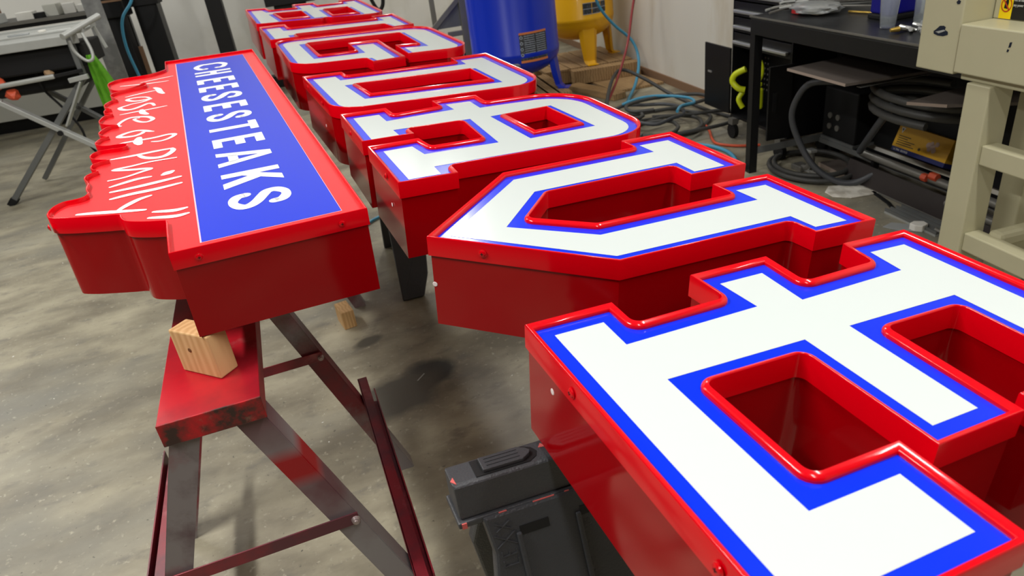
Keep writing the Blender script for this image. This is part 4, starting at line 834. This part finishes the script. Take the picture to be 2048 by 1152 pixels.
def pipe(lab, a, b0, b1, z, r, m='steel', nm='steel_pipe', dz=0):
    t = thing(nm, lab, 'pipe', at_room(a, b0, z)); mb = MB(); mb.cyl((0, 0, 0), (0, b1 - b0, dz), r, n=18); obj('tube', mb, m, t, smooth=35)
    mb = MB(); mb.cyl((0, -0.001, 0), (0, 0.0, 0), r * 0.8, n=14); obj('bore', mb, 'black_soft', t); return t
pc = pipe('shiny grey steel pipe lying along the front of the bench shelf', 2.345, 1.82, 2.80, 0.135, 0.018)
t = thing('pipe_support', 'low black trestle carrying the grey pipes under the bench', 'bracket', at_room(2.355, 1.9))
for y in (0.1, 0.80): obj('post', MB().box(-0.02, 0.01, y, y + 0.02, 0.0, 0.116), 'black', t)
pipe('second grey pipe lower down under the bench', 2.30, 1.75, 2.22, 0.085, 0.016)
pipe('thin grey conduit on the floor under the bench', 2.20, 1.5, 2.15, 0.012, 0.012)
t = thing('steel_plate', 'long brown steel plate leaning under the bench behind the white paper', 'plate', at_room(2.295, 2.42))
obj('plate', MB().bar((0.01, -0.45, 0.052), (0.01, 0.42, 0.052), 0.006, 0.100, (0.25, 0, 1)), 'plate', t); obj('plate_edge', MB().bar((-0.002, -0.45, 0.005), (-0.002, 0.42, 0.005), 0.008, 0.008, (0.25, 0, 1)), 'steel', t)
t = thing('board', 'short dark board lying on the floor beneath the slanting hose', 'board', at_room(2.36, 2.93)); obj('panel', MB().prism([(-.07, -.10), (.12, -.12), (.14, .10), (-.05, .13)], 0.0, 0.02), 'board', t); obj('edge_band', MB().bar((-.072, -.10, .010), (-.052, .13, .010), .004, .02), 'board_edge', t)
for dx, dy, lab in ((0, 0, 'ribbed grey extrusion offcut on the floor left of the machine leg'),):
    t = thing('extrusion', lab, 'offcut', at_room(2.17, 2.28)); obj('web', MB().box(0, 0.10, -0.16, 0.13, 0, 0.008), 'alu', t)
    for i in range(4): obj('rib', MB().box(0.002 + i * 0.028, 0.008 + i * 0.028, -0.16, 0.13, 0.008, 0.022), 'alu_dark', t)
# clamp under the bench
t = thing('pipe_clamp', 'steel pipe clamp lying on the floor behind the bench leg', 'clamp', at_room(2.20, 3.02))
mb = MB(); mb.tube([(0, 0.02, 0.02), (0.0, -0.02, 0.03), (0.0, -0.045, 0.07), (0, -0.035, 0.115)], 0.016, 10, 5); obj('jaw', mb, 'steel', t, smooth=50)
obj('jaw_cap', MB().box(-0.02, 0.02, -0.06, -0.01, 0.115, 0.13), 'handle', t, bevel=0.004); obj('base', MB().box(-0.03, 0.03, 0.0, 0.08, 0.0, 0.03), 'steel', t, bevel=0.005)
obj('slider', MB().box(-0.03, 0.03, -0.15, -0.07, 0.0, 0.035), 'steel', t, bevel=0.006); mb = MB(); mb.cyl((0, -0.15, 0.012), (0, 0.10, 0.012), 0.009, n=10); obj('screw_rod', mb, 'handle', t)
co = []
for i in range(40): u = i / 39 * 2 * math.pi * 2.2; co.append((2.24 + (0.20 - .001 * i) * math.cos(u), 3.02 + (0.26 - .002 * i) * math.sin(u), 0.013 + 0.0009 * i))
hose('hose_coil', co, 0.013, 'hose_black', 'coil of black hose on the floor under the bench end', k=2)
# things on the bench
def bag(lab, a, b, sx, sy, sz, m, inner):
    bmx = bmesh.new(); bmesh.ops.create_icosphere(bmx, subdivisions=3, radius=0.5)
    for v in bmx.verts:
        k_ = 1 + 0.25 * math.sin(v.co.x * 17 + v.co.y * 11) * math.cos(v.co.z * 13); v.co = Vector((v.co.x * sx * k_, v.co.y * sy * k_, (v.co.z + 0.5) * sz))
    me = bpy.data.meshes.new('bag'); bmx.to_mesh(me); bmx.free(); me.materials.append(M[m])
    for p in me.polygons: p.use_smooth = True
    t = thing('plastic_bag', lab, 'bag', at_room(a, b, BZ + 0.002)); o = bpy.data.objects.new('film', me); COL.objects.link(o); o.parent = t
    for i, (x, y, mm) in enumerate(inner): obj('content', MB().box(x - 0.022, x + 0.022, y - 0.028, y + 0.028, 0.002, 0.022), mm, t, bevel=0.004)
bag('cloudy plastic bag of parts lying on the worn bench top', 2.16, 2.98, 0.19, 0.26, 0.05, 'frost', ((-0.06, 0.04, 'red_part'), (-0.03, -0.05, 'cream'), (0.04, 0.0, 'cream'), (0.05, 0.08, 'wall')))
t = thing('wire_bundle', 'bundle of bent steel rods piled on the bench top by the tool chest', 'wire', at_room(2.15, 3.12, BZ + 0.001))
for i in range(9):
    y0 = random.uniform(-0.04, 0.06); mb = MB(); mb.tube([(-0.15 + 0.02 * i, y0, 0.012 + .004 * i), (0.0, y0 - 0.03 + random.uniform(-.02, .02), 0.02 + .004 * i), (0.25, y0 - random.uniform(0.05, 0.3), 0.01 + .005 * i)], 0.006, 6, 4); obj('rod', mb, 'alu' if i % 2 else 'steel', t, smooth=60)
t = thing('blue_bin', 'deep blue plastic bin with black base standing on the bench', 'bin', at_room(2.26, 2.62, BZ + 0.0005))
obj('base', MB().box(-0.075, 0.09, -0.075, 0.055, 0, 0.022), 'black_soft', t, bevel=0.006); obj('shell', MB().box(-0.068, 0.083, -0.068, 0.05, 0.022, 0.24), 'bin_blue', t, bevel=0.008)
t = thing('spray_bottle', 'black cylinder with white lettering behind the clear cup', 'bottle', at_room(2.36, 2.40, BZ + 0.0005))
mb = MB(); mb.cyl((0, 0, 0), (0, 0, 0.2), 0.055, n=24); obj('body', mb, 'black_soft', t, smooth=35); obj('printed_word', curved(MB(), 0.0556, R_(190), R_(235), 0.060, 0.072), 'ink_white', t)
def cup(lab, a, b, z, r0, r1, h, rot=None):
    t = thing('clear_cup', lab, 'cup', at_room(a, b, z)); prof = [(0.001, 0.001), (r0, 0.001), (r0 + 0.001, 0.004), (r1, h), (r1 - 0.0015, h), (r0 - 0.001, 0.006), (0.001, 0.005)]
    obj('wall', MB().lathe(prof, n=28), 'clear', t, smooth=35); obj('rim', MB().lathe([(r1 - .002, h - .003), (r1 + 0.001, h - .003), (r1 + 0.001, h), (r1 - .002, h), (r1 - .002, h - .003)], n=28), 'frost', t)
cup('tall clear plastic cup standing near the middle of the bench', 2.10, 2.45, BZ + 0.0005, 0.026, 0.036, 0.125)
cup('smaller clear cup just behind the tall one', 2.20, 2.40, BZ + 0.0005, 0.020, 0.024, 0.115)
t = thing('air_fittings', 'jumble of brass and steel air fittings beside the clear cup', 'fittings', at_room(2.10, 2.305, BZ + 0.001))
mb = MB(); mb.cyl((-0.075, 0.040, 0.012), (-0.045, 0.030, 0.014), 0.007, 0.011, n=12); obj('brass_tip', mb, 'brass', t, smooth=35)
for i in range(20):
    c = Vector((random.uniform(-0.03, 0.12), random.uniform(-0.07, 0.06), 0.010)); d = Vector((random.uniform(-1, 1), random.uniform(-1, 1), 0.15)).normalized() * random.uniform(0.015, 0.032)
    mb = MB(); mb.cyl(c - d, c + d, 0.006, 0.008, n=8); mb.cyl(c - d * 0.3, c + d * 0.3, 0.009, n=6); obj('fitting', mb, 'handle' if i % 3 else 'steel', t)
o = obj('pen', MB().cyl(room(2.24, 2.86, BZ + 0.006), room(2.27, 2.75, BZ + 0.006), 0.005, n=8), 'brass'); tag(o, 'yellow and white pen lying on the bench left of the blue bin', 'pen')
t = thing('power_tool', 'red and grey power tool at the back of the bench beside the machine', 'tool', at_room(2.33, 2.22, BZ + 0.0005))
obj('body', MB().box(-0.05, 0.06, -0.09, 0.08, 0.02, 0.075), 'alu_dark', t, bevel=0.012); mb = MB(); mb.tube([(-0.07, 0.08, 0.02), (-0.08, 0.0, 0.035), (-0.07, -0.10, 0.02)], 0.010, 8, 5); obj('handle', mb, 'red_part', t); obj('foot', MB().box(-0.05, 0.06, -0.09, 0.08, 0, 0.02), 'black_soft', t)
t = thing('carton', 'small white and black carton behind the leg of the beige machine', 'box', at_room(2.36, 1.85, 0.119)); obj('body', MB().box(-0.05, 0.05, -0.10, 0.06, 0, 0.10), 'black_soft', t, bevel=0.003); obj('label', MB().box(-0.052, -0.05, -0.095, 0.055, 0.045, 0.10), 'wall', t); obj('printed_mark', MB().prism([(-0.04, 0.05), (-0.04, 0.07), (-0.02, 0.078), (0.02, 0.08), (0.03, 0.09), (0.03, 0.05), (0.018, 0.05), (0.015, 0.062), (-0.02, 0.062), (-0.028, 0.05)], 0, 0.001), 'ink', t).data.transform(Matrix(((0, 0, 1, -0.0535), (1, 0, 0, -0.02), (0, 1, 0, 0), (0, 0, 0, 1))))
mb = MB(); mb.cyl((-0.01, 0.50, 0.020), (-0.01, 0.54, 0.020), 0.018, n=6); mb.cyl((-0.018, 0.545, 0.006), (-0.018, 0.575, 0.006), 0.018, n=6); o = obj('thread_cap', mb, 'cord_orange', pc, bevel=0.003); o['label'] = 'red-orange cap'

# ------------------------------------------------------------------ beige sheet-metal machine at the right edge
MX, KF, MB0 = 1.78, 1.78 / 2.06, 1.95 * 1.78 / 2.06
def kz(z): return 1.35 - (1.35 - z) * KF
t = thing('sheet_metal_machine', 'beige enamelled sheet-metal machine with square legs at the right edge', 'machine', at_room(MX, MB0))
def mbox(n, x0, x1, b0, b1, z0, z1, m='beige', bv=0.004, par=None): return obj(n, MB().box(x0, x1, b0 * KF - MB0, b1 * KF - MB0, z0, z1), m, par or t, bevel=bv)
sc = mbox('side_cover', 0, 0.165, 2.062, 2.235, kz(0.672), 1.30)
mbox('bed', -0.004, 0.30, 0.9, 2.058, kz(0.682), kz(0.842))
mbox('rear_column', 0.104, 0.30, 1.88, 2.058, kz(0.842), 1.30)
mbox('under_flange', 0.02, 0.26, 1.0, 2.05, kz(0.655), kz(0.682))
for b0 in (1.905, 0.95):
    l = mbox('leg', 0.004, 0.090, b0, b0 + 0.097, 0.0, kz(0.655)); mbox('foot_pad', -0.01, 0.10, b0 - 0.01, b0 + 0.107, 0.0, 0.008, 'beige', 0.001, l)
    l = mbox('leg', 0.21, 0.296, b0, b0 + 0.097, 0.0, kz(0.655))
mbox('cross_bar', 0.015, 0.07, 1.045, 1.905, kz(0.385), kz(0.455))
mbox('lower_bar', 0.015, 0.07, 1.045, 1.905, kz(0.055), kz(0.125))
mbox('stub_bar', 0.06, 0.22, 1.80, 1.86, kz(0.085), kz(0.145), bv=0.015)
# paint chips and safety sticker
def plane_x(n, pts, x, m, par=t):       # outline given in (b, z) on a face looking along -x
    o = obj(n, MB().prism([(b * KF - MB0, kz(z)) for b, z in pts], 0, 0.0006), m, par); o.data.transform(Matrix(((0, 0, -1, x), (1, 0, 0, 0), (0, 1, 0, 0), (0, 0, 0, 1)))); return o
plane_x('paint_chip', [(2.175, .806), (2.166, .812), (2.150, .826), (2.133, .828), (2.124, .824), (2.126, .815), (2.112, .810), (2.110, .800), (2.13, .793), (2.155, .793), (2.172, .797)], -0.0002, 'chip', sc)
plane_x('paint_chip_scratch', [(2.165, .805), (2.13, .815), (2.122, .812), (2.15, .801)], -0.0008, 'alu', sc)
plane_x('paint_chip', [(2.096, .908), (2.088, .916), (2.078, .912), (2.080, .903), (2.09, .901)], -0.0002, 'chip', sc)
plane_x('paint_chip', [(1.858, .806), (1.850, .808), (1.852, .792), (1.860, .790)], -0.0042, 'chip'); plane_x('paint_chip', [(1.862, .785), (1.855, .784), (1.858, .776), (1.864, .777)], -0.0042, 'chip')
XS = 0.1035
plane_x('safety_sticker', [(2.035, .845), (1.988, .845), (1.988, .95), (2.035, .95)], XS, 'sticker_yellow'); plane_x('sticker_text_field', [(1.9875, .845), (1.93, .845), (1.93, .95), (1.9875, .95)], XS, 'ink')
mb = MB(); n = 28
mb.add([(XS - 0.0012, (2.011 + r * math.cos(2 * math.pi * i / n)) * KF - MB0, kz(.889 + r * 1.15 * math.sin(2 * math.pi * i / n))) for r in (0.017, 0.0205) for i in range(n)], [(i, (i + 1) % n, n + (i + 1) % n, n + i) for i in range(n)])
obj('prohibition_ring', mb, 'sticker_red', t); plane_x('printed_hand', [(2.019, .878), (2.006, .876), (2.004, .896), (2.006, .905), (2.013, .906), (2.017, .895)], XS - 0.0008, 'ink'); plane_x('prohibition_bar', [(2.024, .902), (2.021, .905), (1.998, .876), (2.001, .873)], XS - 0.0013, 'sticker_red')
for i, w in enumerate(('Keep hands if', 'not to reach', 'any power')):
    o = text_mesh('printed_text', w, 0.0105, 'ink_white', t, Matrix(((0, 0, -1, XS - 0.001), (-1, 0, 0, 1.985 * KF - MB0), (0, 1, 0, kz(0.918 - i * 0.016)), (0, 0, 0, 1))), sx=0.72)

# ------------------------------------------------------------------ hoses on the floor between tank and chest
random.seed(11)
def floor_hose(lab, pts, r, m, k=6): return hose('air_hose', pts, r, m, lab, k=k)
def loop(cx, cy, rx, ry, n, z, a0=0.0, wob=0.03):
    out = []
    for i in range(n + 1):
        u = a0 + i / n * 2 * math.pi; q = 1 + random.uniform(-wob, wob) * 3; out.append((cx + rx * q * math.cos(u), cy + ry * q * math.sin(u), z + random.uniform(0, 0.012)))
    return out
floor_hose('black hose arching up off the floor beside the pallets', [(1.72, 4.55, 0.012), (1.80, 4.75, 0.10), (1.93, 4.95, 0.20), (2.05, 5.05, 0.22), (2.16, 4.92, 0.16), (2.28, 4.70, 0.06), (2.36, 4.35, 0.013), (2.40, 4.10, 0.012)], 0.013, 'hose_black')
floor_hose('light blue hose hanging in front of the yellow tank and wall', [(2.10, 5.55, 1.25), (2.08, 5.62, 1.0), (2.06, 5.62, 0.80), (2.10, 5.62, 0.62), (2.22, 5.62, 0.46), (2.36, 5.60, 0.32), (2.38, 5.52, 0.18), (2.26, 5.30, 0.06), (2.08, 5.02, 0.013), (1.98, 4.85, 0.012)], 0.012, 'hose_blue')
floor_hose('thin red hose hanging down in front of the yellow tank', [(2.36, 5.30, 1.25), (2.30, 5.30, 0.85), (2.22, 5.24, 0.60), (2.12, 5.12, 0.38), (1.96, 4.95, 0.18), (1.80, 4.78, 0.06), (1.64, 4.62, 0.013), (1.5, 4.5, 0.012)], 0.009, 'hose_red')
floor_hose('dark hose hanging beside the thin red one', [(2.375, 5.33, 1.25), (2.32, 5.33, 0.85), (2.235, 5.27, 0.60), (2.14, 5.15, 0.40), (1.985, 4.98, 0.20), (1.83, 4.83, 0.07), (1.72, 4.75, 0.013)], 0.009, 'hose_black')
specs = [(1.95, 4.25, .34, .30, 0.010), (1.92, 4.10, .26, .22, 0.030), (2.02, 4.02, .38, .20, 0.048), (1.80, 3.98, .16, .15, 0.066), (1.88, 4.28, .22, .26, 0.084), (1.76, 4.20, .07, .06, 0.102), (2.05, 4.32, .27, .15, 0.118)]
nm_ = ('outermost', 'second', 'flat wide', 'small near', 'rear', 'tightly curled', 'right-hand')
for (cx, cy, rx, ry, z), w in zip(specs, nm_):
    floor_hose(w + ' loop in the pile of grey-black hoses on the floor right of the letters', loop(cx, cy, rx, ry, 11, z, random.uniform(0, 6)), 0.012, 'hose_black' if w != 'rear' else 'hose_grey')
floor_hose('light blue hose snaking over the back of the hose pile', [(1.83, 4.55, 0.10), (1.95, 4.52, 0.13), (2.08, 4.46, 0.135), (2.20, 4.32, 0.13), (2.18, 4.18, 0.13), (2.06, 4.12, 0.14), (1.98, 4.02, 0.14)], 0.010, 'hose_blue')
floor_hose('light blue hose curving on the floor below the hose pile to the bench leg', [(1.76, 3.78, 0.012), (1.86, 3.76, 0.012), (1.98, 3.68, 0.012), (2.03, 3.52, 0.012), (2.00, 3.36, 0.012), (1.92, 3.22, 0.012), (1.80, 3.05, 0.012)], 0.011, 'hose_blue')
floor_hose('orange cord looping around the caster of the tool chest', [(2.18, 4.02, 0.012), (2.14, 3.90, 0.010), (2.08, 3.76, 0.010), (2.06, 3.66, 0.010), (2.13, 3.56, 0.010), (2.24, 3.50, 0.010)], 0.008, 'cord_orange')
hose('air_hose', [(0.50, 3.4, 0.010), (0.30, 3.55, 0.010), (0.05, 3.6, 0.010), (-0.2, 3.3, 0.010)], 0.008, 'hose_blue', 'teal hose on the floor glimpsed between the sign and the letters')
# paper and debris
def scrap(nm, lab, a, b, pts, h, m, rz=0):
    o = obj(nm, MB().prism(pts, 0, h), m, bevel=min(h * .4, 0.003)); o.matrix_world = at_room(a, b, 0.0005, rz); return tag(o, lab, 'scrap')
scrap('paper_sheet', 'creased white paper lying on the floor before the bench', 2.235, 2.67, [(-.10, .10), (-.03, .13), (.09, .04), (.10, -.08), (.03, -.09), (-.09, -.03), (-.13, .04)], 0.006, 'paper', 20)
scrap('foam_chunk', 'white angular chunk on the floor left of the machine leg', 2.168, 2.206, [(-.03, .02), (.0, .03), (.03, .01), (.025, -.02), (-.01, -.03), (-.03, -.01)], 0.028, 'chip_white')
scrap('tan_crumb', 'tan crumb on the floor beyond the white chunk', 2.245, 2.265, [(-.025, .01), (.0, .02), (.025, .01), (.02, -.012), (-.01, -.015)], 0.006, 'tan')
scrap('clear_film', 'scrap of clear film on the floor left of the white chunk', 2.125, 2.260, [(-.06, .03), (.0, .05), (.06, -.02), (.02, -.07), (-.03, -.03)], 0.003, 'frost')
scrap('black_strip', 'curved black rubber strip on the floor by the white paper', 2.258, 2.461, [(-.012, .17), (.006, .17), (.0, .02), (-.035, -.13), (-.055, -.17), (-.06, -.165), (-.02, .02)], 0.006, 'black_soft', -10)
scrap('metal_sliver', 'thin grey sliver on the dark oil stain', 0.325 * .99 - 0.28, 2.02, [(-.022, -.002), (.022, -.002), (.022, .002), (-.022, .002)], 0.002, 'alu', 50)
deb = MB(); random.seed(5)
for i in range(260):
    a, b = random.uniform(-2.2, 2.2), random.uniform(0.6, 5.0); s_ = random.choice((0.0012, 0.0015, 0.002, 0.002, 0.0032)) * random.uniform(.8, 1.2); an = random.uniform(0, 6.28); e = random.choice((1, 1, 1, 2.2))
    p = room(a, b, 0); d = Vector((math.cos(an), math.sin(an), 0)); n_ = Vector((-d.y, d.x, 0))
    deb.add([p + d * s_ * e + Vector((0, 0, .0006)), p + n_ * s_, p - d * s_ * e + Vector((0, 0, .0006)), p - n_ * s_, p + Vector((0, 0, s_))], [(0, 1, 4), (1, 2, 4), (2, 3, 4), (3, 0, 4)])
o = obj('floor_debris', deb, 'chip_white'); tag(o, 'tiny pale chips and crumbs scattered over the concrete floor', 'debris', kind='stuff')
